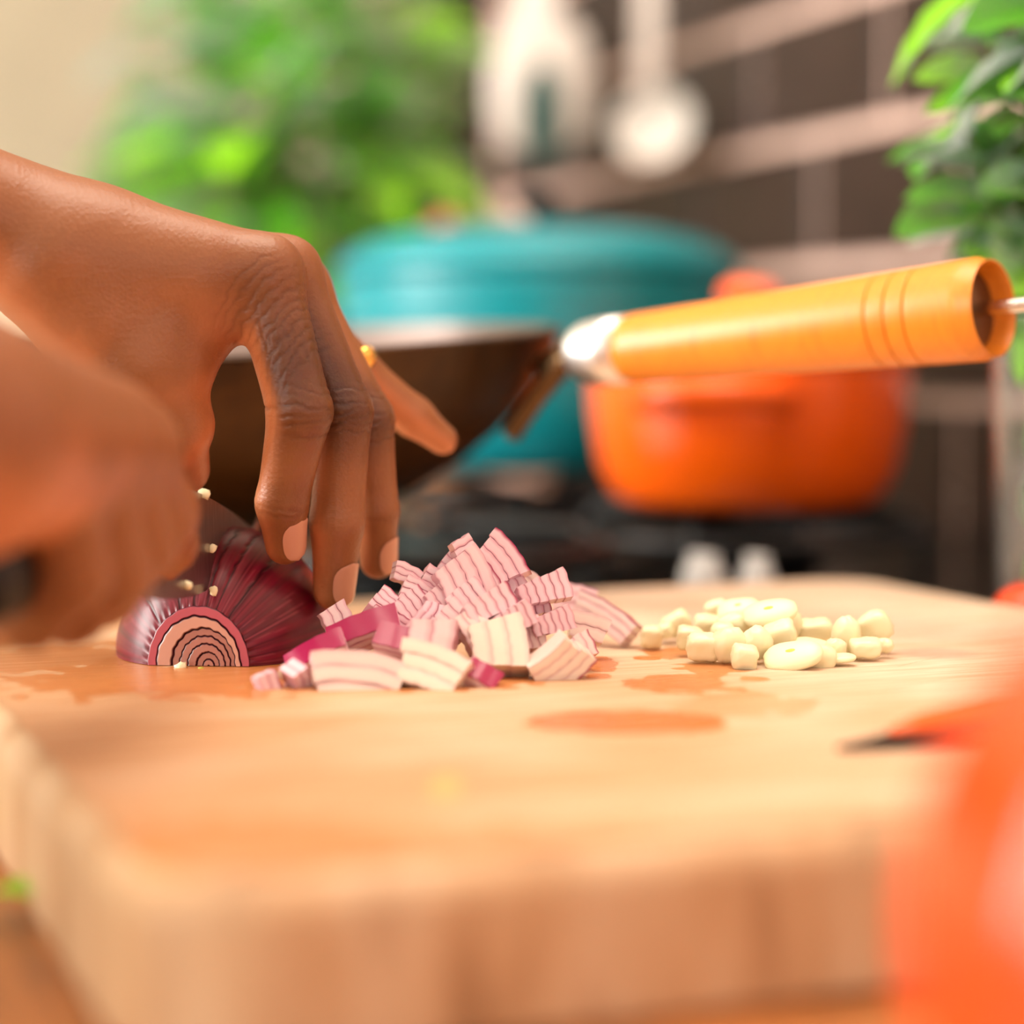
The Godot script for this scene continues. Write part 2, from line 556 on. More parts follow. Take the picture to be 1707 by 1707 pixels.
# ---------------------------------------------------------------- chopping board
func chopping_board() -> void:
	var x0 := 0.074
	var x1 := 0.5118
	var z0 := -0.864
	var z1 := -0.394
	var n := 900
	var im := Image.create(n, n, false, Image.FORMAT_RGB8)
	var rough := Image.create(n, n, false, Image.FORMAT_RGB8)
	var g1 := FastNoiseLite.new()
	g1.seed = 4
	g1.frequency = 1.0
	g1.fractal_octaves = 3
	var g2 := FastNoiseLite.new()
	g2.seed = 9
	g2.frequency = 1.0
	g2.fractal_octaves = 2
	# wet patches of juice: centre, half size along x and z
	var wet := []
	for q in [[1045, 1205, 172, 21, 0.12, 1.0], [1140, 1138, 95, 17, 0.6, 0.9], [1180, 1116, 60, 12, 0.6, 0.8], [1000, 1108, 30, 14, 0.3, 1.0], [1078, 1098, 24, 4, 0.2, 1.0], [1000, 1128, 22, 5, 0.3, 1.0], [1120, 1090, 45, 8, 0.6, 0.8], [760, 1130, 150, 22, 0.5, 0.8], [300, 1130, 300, 34, 0.6, 0.75], [90, 1095, 120, 26, 0.5, 0.6], [1240, 1175, 110, 22, 0.5, 0.35], [1255, 1133, 26, 4, 0.3, 0.8], [420, 1410, 330, 50, 0.6, 0.4], [960, 1420, 230, 50, 0.5, 0.3]]:
		var p := on_plane(q[0], q[1])
		var ex := absf((on_plane(q[0] + q[2], q[1]) - p).dot(cam_dir(1, 0, 0)))
		var ez := absf((on_plane(q[0], q[1] + q[3]) - p).dot(cam_dir(0, 0, 1)))
		wet.append([Vector2(p.x, p.z), ex, ez, q[4], q[5]])
	var rv := Vector2(cam_dir(1, 0, 0).x, cam_dir(1, 0, 0).z)
	var bv := Vector2(cam_dir(0, 0, 1).x, cam_dir(0, 0, 1).z)
	for j in n:
		var z := z0 + (z1 - z0) * (j + 0.5) / n
		for k in n:
			var x := x0 + (x1 - x0) * (k + 0.5) / n
			var grn := g1.get_noise_2d(x * 16.0, z * 260.0)
			var blot := g2.get_noise_2d(x * 9.0, z * 14.0)
			# worn and bleached towards the wall side, still oiled towards the other
			var pale := clampf((x - 0.12) / 0.30 + 0.5 * blot, 0.0, 1.0)
			var c := Color(0.79, 0.62, 0.46).lerp(Color(0.88, 0.79, 0.70), pale)
			c = c.lerp(c * Color(0.86, 0.78, 0.68), clampf(0.5 + grn * 1.3, 0, 1) * 0.5)
			var w := 0.0
			var pt := Vector2(x, z)
			for q in wet:
				var dlt: Vector2 = pt - q[0]
				if absf(dlt.x) + absf(dlt.y) > 0.12:
					continue
				var e := sqrt(pow(dlt.dot(rv) / q[1], 2) + pow(dlt.dot(bv) / q[2], 2))
				e += q[3] * g2.get_noise_2d(x * 60.0 + 40.0, z * 60.0)
				w = maxf(w, smoothstep(1.05, 0.95, e) * q[4])
			c = c.lerp(Color(0.76, 0.43, 0.18), w * 0.85)
			im.set_pixel(k, j, c)
			var ro := 0.58 - 0.33 * w + 0.1 * grn
			rough.set_pixel(k, j, Color(ro, ro, ro))
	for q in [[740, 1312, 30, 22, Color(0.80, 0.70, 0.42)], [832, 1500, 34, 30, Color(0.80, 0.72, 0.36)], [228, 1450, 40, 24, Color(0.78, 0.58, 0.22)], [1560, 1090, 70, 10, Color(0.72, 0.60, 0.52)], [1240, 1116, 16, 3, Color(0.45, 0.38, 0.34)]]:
		var p := on_plane(q[0], q[1])
		var ex := absf((on_plane(q[0] + q[2], q[1]) - p).dot(cam_dir(1, 0, 0)))
		var ez := absf((on_plane(q[0], q[1] + q[3]) - p).dot(cam_dir(0, 0, 1)))
		var c0 := Vector2((p.x - x0) / (x1 - x0) * n, (p.z - z0) / (z1 - z0) * n)
		var rad := int(maxf(ex, ez) / (x1 - x0) * n * 1.6) + 2
		for j in range(maxi(int(c0.y) - rad, 0), mini(int(c0.y) + rad, n)):
			for k in range(maxi(int(c0.x) - rad, 0), mini(int(c0.x) + rad, n)):
				var dl := Vector2((k - c0.x) * (x1 - x0) / n, (j - c0.y) * (z1 - z0) / n)
				var e := sqrt(pow(dl.dot(rv) / ex, 2) + pow(dl.dot(bv) / ez, 2))
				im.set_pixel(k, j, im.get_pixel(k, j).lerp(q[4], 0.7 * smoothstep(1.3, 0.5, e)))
	# knife scars
	var r2 := RandomNumberGenerator.new()
	r2.seed = 5
	for s in 90:
		var a := Vector2(r2.randf() * n, r2.randf() * n)
		var d := Vector2.from_angle(r2.randf_range(-0.5, 0.5) + (0.0 if r2.randf() < 0.7 else 1.2))
		for k in int(r2.randf_range(20, 130)):
			var p := a + d * k
			if p.x < 0 or p.y < 0 or p.x >= n or p.y >= n:
				break
			im.set_pixel(int(p.x), int(p.y), im.get_pixel(int(p.x), int(p.y)) * Color(0.9, 0.86, 0.8))
	var m := mat(Color.WHITE, 1.0)
	m.albedo_texture = ImageTexture.create_from_image(im)
	m.roughness_texture = ImageTexture.create_from_image(rough)
	m.texture_repeat = false
	var side := grain(mat(Color(0.78, 0.66, 0.52), 0.6), noise_tex(0.012, [Color(0.72, 0.63, 0.54), Color(0.95, 0.90, 0.84), Color(1, 1, 1), Color(0.80, 0.72, 0.64)], 31), Vector3(7, 2, 7))
	var b := thing("chopping_board", Vector3((x0 + x1) / 2, TOP, (z0 + z1) / 2), "thick worn wooden chopping board under the onion and garlic", "chopping board")
	# rounded block: rings from the top rim down to the foot
	var hx := (x1 - x0) / 2
	var hz := (z1 - z0) / 2
	var th := BOARD - TOP
	var rings := []
	var re := 0.009
	for k in 7:
		var a := PI / 2 * k / 6.0
		rings.append(Vector2(-re + re * sin(a), th - re + re * cos(a)))
	rings.append(Vector2(0, th * 0.5))
	for k in 5:
		var a := PI / 2 * k / 4.0
		rings.append(Vector2(-0.003 + 0.003 * cos(a), 0.003 - 0.003 * sin(a)))
	var outline := func(inset: float) -> PackedVector2Array:
		var o := PackedVector2Array()
		var rc := 0.030
		for c in 4:
			var cx: float = (hx - rc) * [1, -1, -1, 1][c]
			var cz: float = (hz - rc) * [1, 1, -1, -1][c]
			for k in 9:
				var a := PI / 2 * c + PI / 2 * k / 8.0
				o.append(Vector2(cx, cz) + Vector2.from_angle(a) * (rc + inset))
		return o
	var body := Shape.new()
	var pv := PackedVector3Array()
	var uv := PackedVector2Array()
	for r in rings:
		for q in outline.call(r.x):
			pv.append(Vector3(q.x, r.y, q.y))
	var nn := 36
	var idx := quads(nn, rings.size() - 1, true)
	var low := pv.size()
	pv.append(Vector3(0, 0, 0))
	for k in nn:
		idx.append_array([low, (rings.size() - 1) * nn + k, (rings.size() - 1) * nn + (k + 1) % nn])
	var hi := pv.size()
	pv.append(Vector3(0, th, 0))
	for k in nn:
		idx.append_array([hi, (k + 1) % nn, k])
	body.add(pv, idx)
	obj("body", body, side, b)
	var face := Shape.new()
	var fv := PackedVector3Array([Vector3(0, th + 0.0002, 0)])
	uv.append(Vector2(0.5, 0.5))
	var fi := PackedInt32Array()
	for q in outline.call(-re * 0.8):
		fv.append(Vector3(q.x, th + 0.0002, q.y))
		uv.append(Vector2(q.x / (2 * hx) + 0.5, q.y / (2 * hz) + 0.5))
	for k in nn:
		fi.append_array([0, 1 + k, 1 + (k + 1) % nn])
	face.add(fv, fi, Color.WHITE, Transform3D.IDENTITY, false, false, uv)
	obj("cutting_surface", face, m, b)

# ---------------------------------------------------------------- pans on the hob
func pans() -> void:
	# wok
	var rim_at := W(398, 590, 1.0)
	rim_at.y = EYE.y + 0.0070
	var hd := (W(1400, 545, 0.81) - W(1010, 590, 0.88)).normalized()
	var tilt := Basis(cam_dir(0, 0, 1), 0.05) * Basis(cam_dir(1, 0, 0), 0.05)
	var wk := thing("wok", Vector3(rim_at.x, rim_at.y - 0.088, rim_at.z), "dark brown wok with an orange wooden handle", "wok", "", tilt)
	var outp := []
	var inp := []
	for k in 13:
		var a := k / 12.0
		var r := 0.157 * sin(a * 1.30) / sin(1.30)
		var y := 0.088 * (1.0 - cos(a * 1.30)) / (1.0 - cos(1.30))
		outp.append(Vector2(r, y))
		inp.append(Vector2(maxf(r - 0.0018, 0), y + 0.0018))
	inp.reverse()
	var bowl := Shape.new()
	lathe(bowl, outp + [Vector2(0.1585, 0.0888), Vector2(0.1570, 0.0902)] + inp, 96)
	obj("bowl", bowl, M.wokmetal, wk)
	var lin_p := []
	for q in inp:
		lin_p.append(Vector2(q.x * 0.996, q.y + 0.0006))
	var under := lin_p.duplicate()
	under.reverse()
	obj("lining", lathe(Shape.new(), lin_p + under.map(func(q): return Vector2(q.x, q.y - 0.0003)), 96), M.wokinside, wk)
	var inv := wk.transform.affine_inverse()
	var f0 := inv * W(962, 590, 0.888)
	var f1 := inv * W(1046, 583, 0.868)
	var h1 := inv * W(1652, 514, 0.765)
	var ax := (h1 - f1).normalized()
	obj("ferrule", tube(Shape.new(), [f0, f0 + ax * 0.0006, f0.lerp(f1, 0.08), f0.lerp(f1, 0.2), f0.lerp(f1, 0.4), f0.lerp(f1, 0.6), f1], [0.006, 0.0085, 0.0115, 0.0130, 0.0138, 0.0141, 0.0142], 40), M.satin, wk)
	var hw := Shape.new()
	var path := []
	var rad := []
	for k in 41:
		var t := k / 40.0
		path.append(f1.lerp(h1, t))
		var r := lerpf(0.0142, 0.0192, t)
		if k == 0:
			r -= 0.0012
		if k == 40:
			r -= 0.0018
		rad.append(r)
	# fine turned grooves near the end
	var pts := []
	var rr := []
	for k in 41:
		pts.append(path[k])
		rr.append(rad[k])
		for gk in [29, 31, 33]:
			if k == gk:
				for e in [[0.0014, 0.0], [0.0018, 0.0], [0.0020, -0.0008], [0.0024, -0.0008], [0.0026, 0.0], [0.0030, 0.0]]:
					pts.append(path[k] + ax * e[0])
					rr.append(rad[k] + e[1])
	var pf := [Vector2(0, 0.0002)]
	for k in pts.size():
		pf.append(Vector2(rr[k], (pts[k] - f1).dot(ax) + 0.0002))
	var hl: float = (path[40] - f1).length()
	for e in [[0.0012, 0.0178], [0.0010, 0.0170], [-0.003, 0.0164], [-0.016, 0.0140], [-0.0165, 0.0]]:
		pf.append(Vector2(e[1], hl + e[0]))
	var hx: Vector3 = ax.cross(Vector3.UP).normalized()
	lathe(hw, pf, 48, Transform3D(Basis(hx, ax, hx.cross(ax)), f1))
	obj("handle", hw, M.handlewood, wk)
	var he := path[40] as Vector3
	obj("end_cap", tube(Shape.new(), [he - ax * 0.0155, he - ax * 0.008, he - ax * 0.006], [0.0130, 0.0146, 0.0140], 32), M.bronze, wk)
	obj("hanging_rod", tube(Shape.new(), [he - ax * 0.012, he + ax * 0.006, he + ax * 0.03, he + ax * 0.05], [0.003, 0.0028, 0.0028, 0.0028], 14), M.chrome, wk)
	# the two twisted straps that join bowl and ferrule
	for s in [0, 1]:
		var lo: Vector3 = inv * [W(852, 722, 0.915), W(905, 612, 0.93)][s]
		var br := Shape.new()
		tube(br, [lo, lo.lerp(f0, 0.4) + Vector3(0, 0.002, 0), lo.lerp(f0, 0.8) + Vector3(0, 0.003, 0), f0 + ax * 0.004], [0.005, 0.0045, 0.005, 0.0055], 10)
		obj("strap", br, M.bronze, wk)
	# teal casserole behind the wok
	casserole("casserole", W(897, 700, 1.55), 0.146, 0.136, 0.042, M.teal, M.iron, "wide glossy teal casserole with a domed lid behind the wok", -0.25, 0.062)
	casserole("casserole", W(1247, 700, 1.29), 0.098, 0.083, 0.030, M.orange, M.orange, "glossy orange casserole with a round lid knob under the wok handle", 1.25, 0.052)

func casserole(called: String, at: Vector3, r: float, h: float, lid_h: float, m: Material, km: Material, label: String, turn: float, foot: float) -> void:
	var c := thing(called, Vector3(at.x, TOP + foot, at.z), label, "casserole", "", Basis(Vector3.UP, turn - YAW))
	var b := Shape.new()
	lathe(b, [Vector2(0, 0), Vector2(r * 0.74, 0), Vector2(r * 0.84, h * 0.08), Vector2(r * 0.93, h * 0.3), Vector2(r * 0.98, h * 0.65), Vector2(r, h * 0.97), Vector2(r * 1.0, h), Vector2(r * 0.955, h), Vector2(r * 0.93, h * 0.65), Vector2(r * 0.87, h * 0.25), Vector2(r * 0.7, h * 0.05), Vector2(0, h * 0.05)], 72)
	obj("pot", b, m, c)
	for s in [-1, 1]:
		var hp := []
		var hr := []
		for k in 11:
			var a := PI * k / 10.0
			hp.append(Vector3(s * (r * 0.97 + 0.028 * sin(a)), h * 0.80 + 0.004 * sin(a), 0.042 * cos(a)))
			hr.append(0.008)
		obj("loop_handle", tube(Shape.new(), hp, hr, 14), m, c)
	var l := Shape.new()
	var lp := [Vector2(0, h + lid_h - 0.004)]
	var op := []
	for k in 10:
		var t := k / 9.0
		lp.append(Vector2(r * 0.965 * t, h + 0.003 + (lid_h - 0.007) * sqrt(maxf(0, 1 - t * t * 0.96)) * (1.0 - 0.12 * t)))
	lp[-1] = Vector2(r * 0.965, h + 0.011)
	lathe(l, [Vector2(0, h + lid_h)] + range(1, 10).map(func(k): return Vector2(r * 0.985 * k / 9.0, h + 0.012 + (lid_h - 0.012) * sqrt(maxf(0.0, 1.0 - pow(k / 9.0, 2) * 0.985)))) + [Vector2(r * 1.015, h + 0.010), Vector2(r * 1.015, h + 0.004), Vector2(r * 0.99, h + 0.001), Vector2(0, h + 0.001)], 72)
	var lid := obj("lid", l, m, c)
	var kn := Shape.new()
	lathe(kn, [Vector2(0, h + lid_h - 0.002), Vector2(0.008, h + lid_h - 0.002), Vector2(0.008, h + lid_h + 0.007), Vector2(0.017, h + lid_h + 0.012), Vector2(0.018, h + lid_h + 0.018), Vector2(0.012, h + lid_h + 0.023), Vector2(0, h + lid_h + 0.024)], 28)
	obj("lid_knob", kn, km, lid)

# ---------------------------------------------------------------- things on the tiled wall
func utensils() -> void:
	var hit := func(px: float, py: float) -> Vector3:
		var r := ray(px, py)
		var d := cam_dir(r.x, r.y, -r.z)
		return EYE + d * ((WALL_X - 0.075) / d.x)
	var s: Vector3 = hit.call(900, 150)
	var l: Vector3 = hit.call(1084, 205)
	var ry := 1.62
	var rail := thing("utensil_rail", Vector3(WALL_X - 0.075, ry, (s.z + l.z) / 2), "chrome rail on the tiled wall above the utensils", "rail")
	obj("bar", tube(Shape.new(), [Vector3(0, 0, -0.45), Vector3(0, 0, 0.45)], [0.005, 0.005], 14), M.chrome, rail)
	for e in [-0.4, 0.4]:
		obj("bracket", tube(Shape.new(), [Vector3(0, 0, e), Vector3(0.075, 0, e)], [0.006, 0.006], 12), M.chrome, rail)
	# broad white turner: blade, green inlay, long flat handle
	var t := thing("kitchen_turner", Vector3(s.x, s.y, s.z), "broad white kitchen turner with a green slot hanging on the tiles", "utensil", "", Basis(Vector3.UP, -YAW - 0.3))
	var hgt := 0.145
	var wid := 0.112
	var bl := Shape.new()
	lump(bl, Vector3(wid / 2, hgt / 2, 0.005), 3.2, Transform3D(Basis.IDENTITY, Vector3(0, 0.005, 0)), Color.WHITE, 0.0, 48)
	obj("blade", bl, M.enamel, t)
	obj("slot_inlay", lump(Shape.new(), Vector3(0.024, 0.056, 0.0045), 2.4, Transform3D(Basis.IDENTITY, Vector3(0.004, -0.028, 0.0046)), Color.WHITE, 0.0, 24), M.greenprint, t)
	obj("handle", box(Shape.new(), Vector3(0.05, ry - s.y - 0.06, 0.008), 0.003, Transform3D(Basis.IDENTITY, Vector3(-0.005, 0.07 + (ry - s.y - 0.07) / 2, 0))), M.enamel, t)
	obj("hook", tube(Shape.new(), [Vector3(0, ry - s.y + 0.012, 0), Vector3(0, ry - s.y + 0.02, 0.004), Vector3(0, ry - s.y + 0.007, 0.012)], [0.002, 0.002, 0.002], 8), M.chrome, t)
	var d := thing("ladle", Vector3(l.x, l.y, l.z), "white ladle with a long flat handle hanging beside the broad turner", "utensil", "", Basis(Vector3.UP, -YAW - 0.3))
	var bw := Shape.new()
	var op := []
	var ip := []
	for k in 9:
		var a := PI / 2 * k / 8.0
		op.append(Vector2(0.040 * sin(a), -0.040 * cos(a)))
		ip.append(Vector2(0.038 * sin(a), -0.038 * cos(a)))
	ip.reverse()
	lathe(bw, op + ip, 36, Transform3D(Basis(Vector3.RIGHT, 1.2), Vector3(0, 0, -0.006)))
	obj("bowl", bw, M.porcelain, d)
	obj("handle", box(Shape.new(), Vector3(0.024, ry - l.y - 0.03, 0.005), 0.002, Transform3D(Basis.IDENTITY, Vector3(-0.002, 0.03 + (ry - l.y - 0.03) / 2, 0))), M.enamel, d)
	obj("hook", tube(Shape.new(), [Vector3(0, ry - l.y, 0), Vector3(0, ry - l.y + 0.01, 0.004), Vector3(0, ry - l.y, 0.01)], [0.002, 0.002, 0.002], 8), M.chrome, d)

# ---------------------------------------------------------------- plants
func leaf_mesh(len: float, wid: float, droop: float, fold: float, ripple := 0.0) -> ArrayMesh:
	var pv := PackedVector3Array()
	var nu := 8
	var nv := 12
	for j in nv + 1:
		var t := j / float(nv)
		var w := wid * 0.5 * pow(sin(PI * pow(t, 0.78)), 0.75) + 0.0004
		for k in nu + 1:
			var s := k / float(nu) * 2.0 - 1.0
			var y := fold * absf(s) * w - droop * t * t * len + ripple * sin(t * 26.0) * absf(s)
			pv.append(Vector3(s * w, y, t * len))
	return Shape.new().add(pv, quads(nu, nv, false), Color.WHITE, Transform3D.IDENTITY, false, false).mesh()

func herbs() -> void:
	# basil in a terracotta pot against the back wall
	var pot_at := W(490, 700, 1.92)
	pot_at.y = TOP
	var b := thing("basil_plant", pot_at, "bushy bright green basil plant in a pot behind the arm", "plant")
	var pt := Shape.new()
	lathe(pt, [Vector2(0, 0), Vector2(0.055, 0), Vector2(0.075, 0.11), Vector2(0.083, 0.112), Vector2(0.084, 0.135), Vector2(0.077, 0.136), Vector2(0.070, 0.1), Vector2(0.05, 0.01), Vector2(0, 0.01)], 40)
	obj("pot", pt, M.terracotta, b)
	obj("soil", lathe(Shape.new(), [Vector2(0, 0.09), Vector2(0.067, 0.09), Vector2(0.067, 0.115), Vector2(0, 0.12)], 28), M.soil, b)
	var variants := [leaf_mesh(0.078, 0.056, 0.25, 0.25), leaf_mesh(0.092, 0.064, 0.4, 0.15), leaf_mesh(0.064, 0.048, 0.15, 0.35)]
	rng.seed = 77
	var c0 := Vector3(0, 0.33, 0)
	for k in 30:
		var a := rng.randf() * TAU
		var rr := sqrt(rng.randf()) * 0.125
		var tipp := Vector3(cos(a) * rr, rng.randf_range(0.30, 0.56), sin(a) * rr)
		var base := Vector3(cos(a) * 0.03, 0.11, sin(a) * 0.03)
		obj("stem", tube(Shape.new(), [base, base.lerp(tipp, 0.5) + Vector3(cos(a), 0, sin(a)) * 0.015, tipp], [0.0025, 0.002, 0.0014], 8), M.stem, b)
	for k in 295:
		var dir := Vector3(rng.randfn(), rng.randfn(), rng.randfn()).normalized()
		var rr := pow(rng.randf(), 0.36)
		var p := c0 + dir * Vector3(0.135, 0.215, 0.135) * rr
		p.x += 0.0
		var out := (dir * Vector3(1, 0.2, 1) + Vector3(rng.randfn() * 0.4, 0.15, rng.randfn() * 0.4)).normalized()
		var bs := Basis.looking_at(-out, Vector3.UP) * Basis(Vector3.BACK, rng.randf_range(-0.6, 0.6)) * Basis(Vector3.RIGHT, rng.randf_range(-0.4, 0.6))
		var m: Material = [M.leaf, M.leaf, M.leaf_light, M.leaf_light, M.leaf_dark][rng.randi() % 5]
		obj("leaf", variants[rng.randi() % 3], m, b, Transform3D(bs.scaled_local(Vector3.ONE * rng.randf_range(0.75, 1.15)), p))
	# small wooden mill peeping out between plant and casserole
	var ml := W(746, 500, 1.78)
	var pm := thing("pepper_mill", Vector3(ml.x, TOP, ml.z), "small light wooden pepper mill between basil plant and teal casserole", "pepper mill")
	obj("body", lathe(Shape.new(), [Vector2(0, 0), Vector2(0.026, 0), Vector2(0.026, 0.03), Vector2(0.019, 0.09), Vector2(0.022, 0.16), Vector2(0.022, 0.2), Vector2(0, 0.2)], 32), M.terracotta, pm)
	obj("cap", lathe(Shape.new(), [Vector2(0, 0.202), Vector2(0.022, 0.202), Vector2(0.025, 0.225), Vector2(0.02, 0.25), Vector2(0.008, 0.262), Vector2(0, 0.264)], 32), M.terracotta, pm)
	var cn := W(8, 530, 2.08)
	var can := thing("storage_jar", Vector3(cn.x, TOP, cn.z), "cream storage jar behind the wrist at the back of the worktop", "jar")
	obj("body", lathe(Shape.new(), [Vector2(0, 0), Vector2(0.048, 0), Vector2(0.052, 0.006), Vector2(0.052, 0.165), Vector2(0.048, 0.172), Vector2(0, 0.172)], 40), M.cream, can)
	obj("lid", lathe(Shape.new(), [Vector2(0, 0.1725), Vector2(0.05, 0.1725), Vector2(0.05, 0.184), Vector2(0.02, 0.19), Vector2(0.009, 0.193), Vector2(0.011, 0.205), Vector2(0, 0.208)], 40), M.cream, can)
	# mint standing in a glass by the wall
	var ja := W(1795, 700, 0.93)
	var jar := thing("drinking_glass", Vector3(ja.x, HOB - 0.002, ja.z), "clear drinking glass holding the mint stems beside the board", "glass")
	var gp := [Vector2(0, 0), Vector2(0.031, 0), Vector2(0.033, 0.003), Vector2(0.038, 0.15), Vector2(0.0372, 0.1505), Vector2(0.0362, 0.15), Vector2(0.031, 0.006), Vector2(0, 0.005)]
	obj("tumbler", lathe(Shape.new(), gp, 48), M.glass, jar)
	var mt := thing("mint_bunch", Vector3(ja.x, HOB + 0.005, ja.z), "bunch of dark green mint standing in the glass", "herbs")
	var mv := [leaf_mesh(0.052, 0.031, 0.3, 0.3, 0.0006), leaf_mesh(0.044, 0.027, 0.2, 0.4, 0.0006), leaf_mesh(0.034, 0.022, 0.1, 0.3, 0.0005)]
	rng.seed = 31
	for k in 34:
		var a := rng.randf() * TAU
		var q := Vector3(cos(a), 0, sin(a))
		var r1 := rng.randf_range(0.004, 0.024)
		var top := q * rng.randf_range(0.02, 0.062) + Vector3(0, rng.randf_range(0.2, 0.40), 0)
		var base := q * r1 * 0.7 + Vector3(0, 0.003, 0)
		var mid := q * r1 + Vector3(0, 0.14, 0)
		obj("stem", tube(Shape.new(), [base, mid, mid.lerp(top, 0.5) + q * 0.004, top], [0.0017, 0.0016, 0.0014, 0.001], 8), M.stem, mt)
		for j in 10:
			var t := 0.05 + (j - 4) / 5.0 * 0.95
			var p := mid.lerp(top, t) if j > 3 else base.lerp(mid, 0.1 + 0.22 * j)
			var o := Vector3(q.x + rng.randfn() * 0.7, rng.randf_range(-0.3, 0.4), q.z + rng.randfn() * 0.7).normalized()
			if j <= 3:
				o = Vector3(o.x * 0.25, 1, o.z * 0.25).normalized()
			var bs := Basis.looking_at(-o, Vector3.UP if absf(o.y) < 0.9 else q) * Basis(Vector3.BACK, rng.randf_range(-0.7, 0.7))
			var m: Material = M.mint_light if rng.randf() < 0.3 else M.mint
			obj("leaf", mv[rng.randi() % 3], m, mt, Transform3D(bs.scaled_local(Vector3.ONE * (rng.randf_range(0.8, 1.2) if j > 3 else 0.6)), p))

func tomato(at: Vector3, r: float, label: String, tilt: Basis) -> Node3D:
	var t := thing("tomato", at, label, "tomato", "", tilt)
	var pv := PackedVector3Array()
	var rows := 28
	var seg := 60
	for j in rows + 1:
		var th := PI * j / rows
		for k in seg:
			var ph := TAU * k / seg
			var lobe := 1.0 + 0.022 * cos(ph * 5.0) * sin(th) * (0.4 + 0.6 * cos(th) * cos(th))
			var dip := 0.16 * exp(-pow(th / 0.34, 2)) + 0.05 * exp(-pow((PI - th) / 0.3, 2))
			pv.append(Vector3(sin(th) * cos(ph) * lobe, cos(th) * 0.90 * (1.0 - dip), sin(th) * sin(ph) * lobe) * r)
	obj("body", Shape.new().add(pv, quads(seg, rows, true)), M.tomato, t)
	for k in 5:
		var a := TAU * k / 5.0 + 0.4
		var lf := leaf_mesh(r * 0.85, r * 0.24, 0.2, 0.2)
		obj("sepal", lf, M.sepal, t, Transform3D(Basis(Vector3.UP, a) * Basis(Vector3.RIGHT, -0.12), Vector3(0, r * 0.79, 0)))
	obj("stalk", tube(Shape.new(), [Vector3(0, r * 0.74, 0), Vector3(0, r * 0.9, 0), Vector3(r * 0.06, r * 1.02, 0)], [r * 0.06, r * 0.045, r * 0.055], 10), M.sepal, t)
	return t

func tomatoes() -> void:
	var p := W(1975, 1500, 0.30)
	p.y = TOP + 0.0005
	var t := thing("bell_pepper", p, "large blurred orange-red bell pepper standing in front of the board's corner", "pepper", "", Basis(Vector3.UP, 0.5))
	var pv := PackedVector3Array()
	var rows := 40
	var seg := 72
	for j in rows + 1:
		var v := j / float(rows)
		var prof := pow(sin(PI * pow(v, 0.92)), 0.42)
		for k in seg:
			var ph := TAU * k / seg
			var lobe := 1.0 + 0.05 * cos(ph * 4.0) * prof
			var dip := 0.012 * exp(-pow((1.0 - v) / 0.05, 2)) * 0.0
			var r := 0.0425 * prof * lobe * lerpf(0.90, 1.0, v)
			var y := 0.106 * v - 0.012 * smoothstep(0.025, 0.0, r) * smoothstep(0.7, 1.0, v) + 0.004 * cos(ph * 4.0) * smoothstep(0.75, 0.95, v) - dip
			pv.append(Vector3(cos(ph) * r, y, sin(ph) * r))
	obj("body", Shape.new().add(pv, quads(seg, rows, true)), M.tomato, t)
	obj("stalk", tube(Shape.new(), [Vector3(0, 0.090, 0), Vector3(0.001, 0.100, 0), Vector3(0.003, 0.111, 0.002), Vector3(0.008, 0.118, 0.003)], [0.009, 0.0045, 0.004, 0.005], 14), M.stem, t)
	var q := W(1722, 1000, 0.90)
	q.y = HOB + 0.0162
	tomato(q, 0.0175, "small red tomato behind the board edge beside the glass", Basis(cam_dir(0, 0, 1), -0.2))

# ---------------------------------------------------------------- the red onion half
const ON_D := 0.735

func onion_axis() -> Transform3D:
	var x := -0.1005
	var o := EYE + cam_dir(x, 0, -ON_D)
	o.y = BOARD + 0.0004
	var a := cam_dir(0.10, 0, -1).normalized()   # from the trimmed end towards the root
	return Transform3D(Basis(Vector3.UP.cross(a).normalized() * -1.0, Vector3.UP, -a), o)

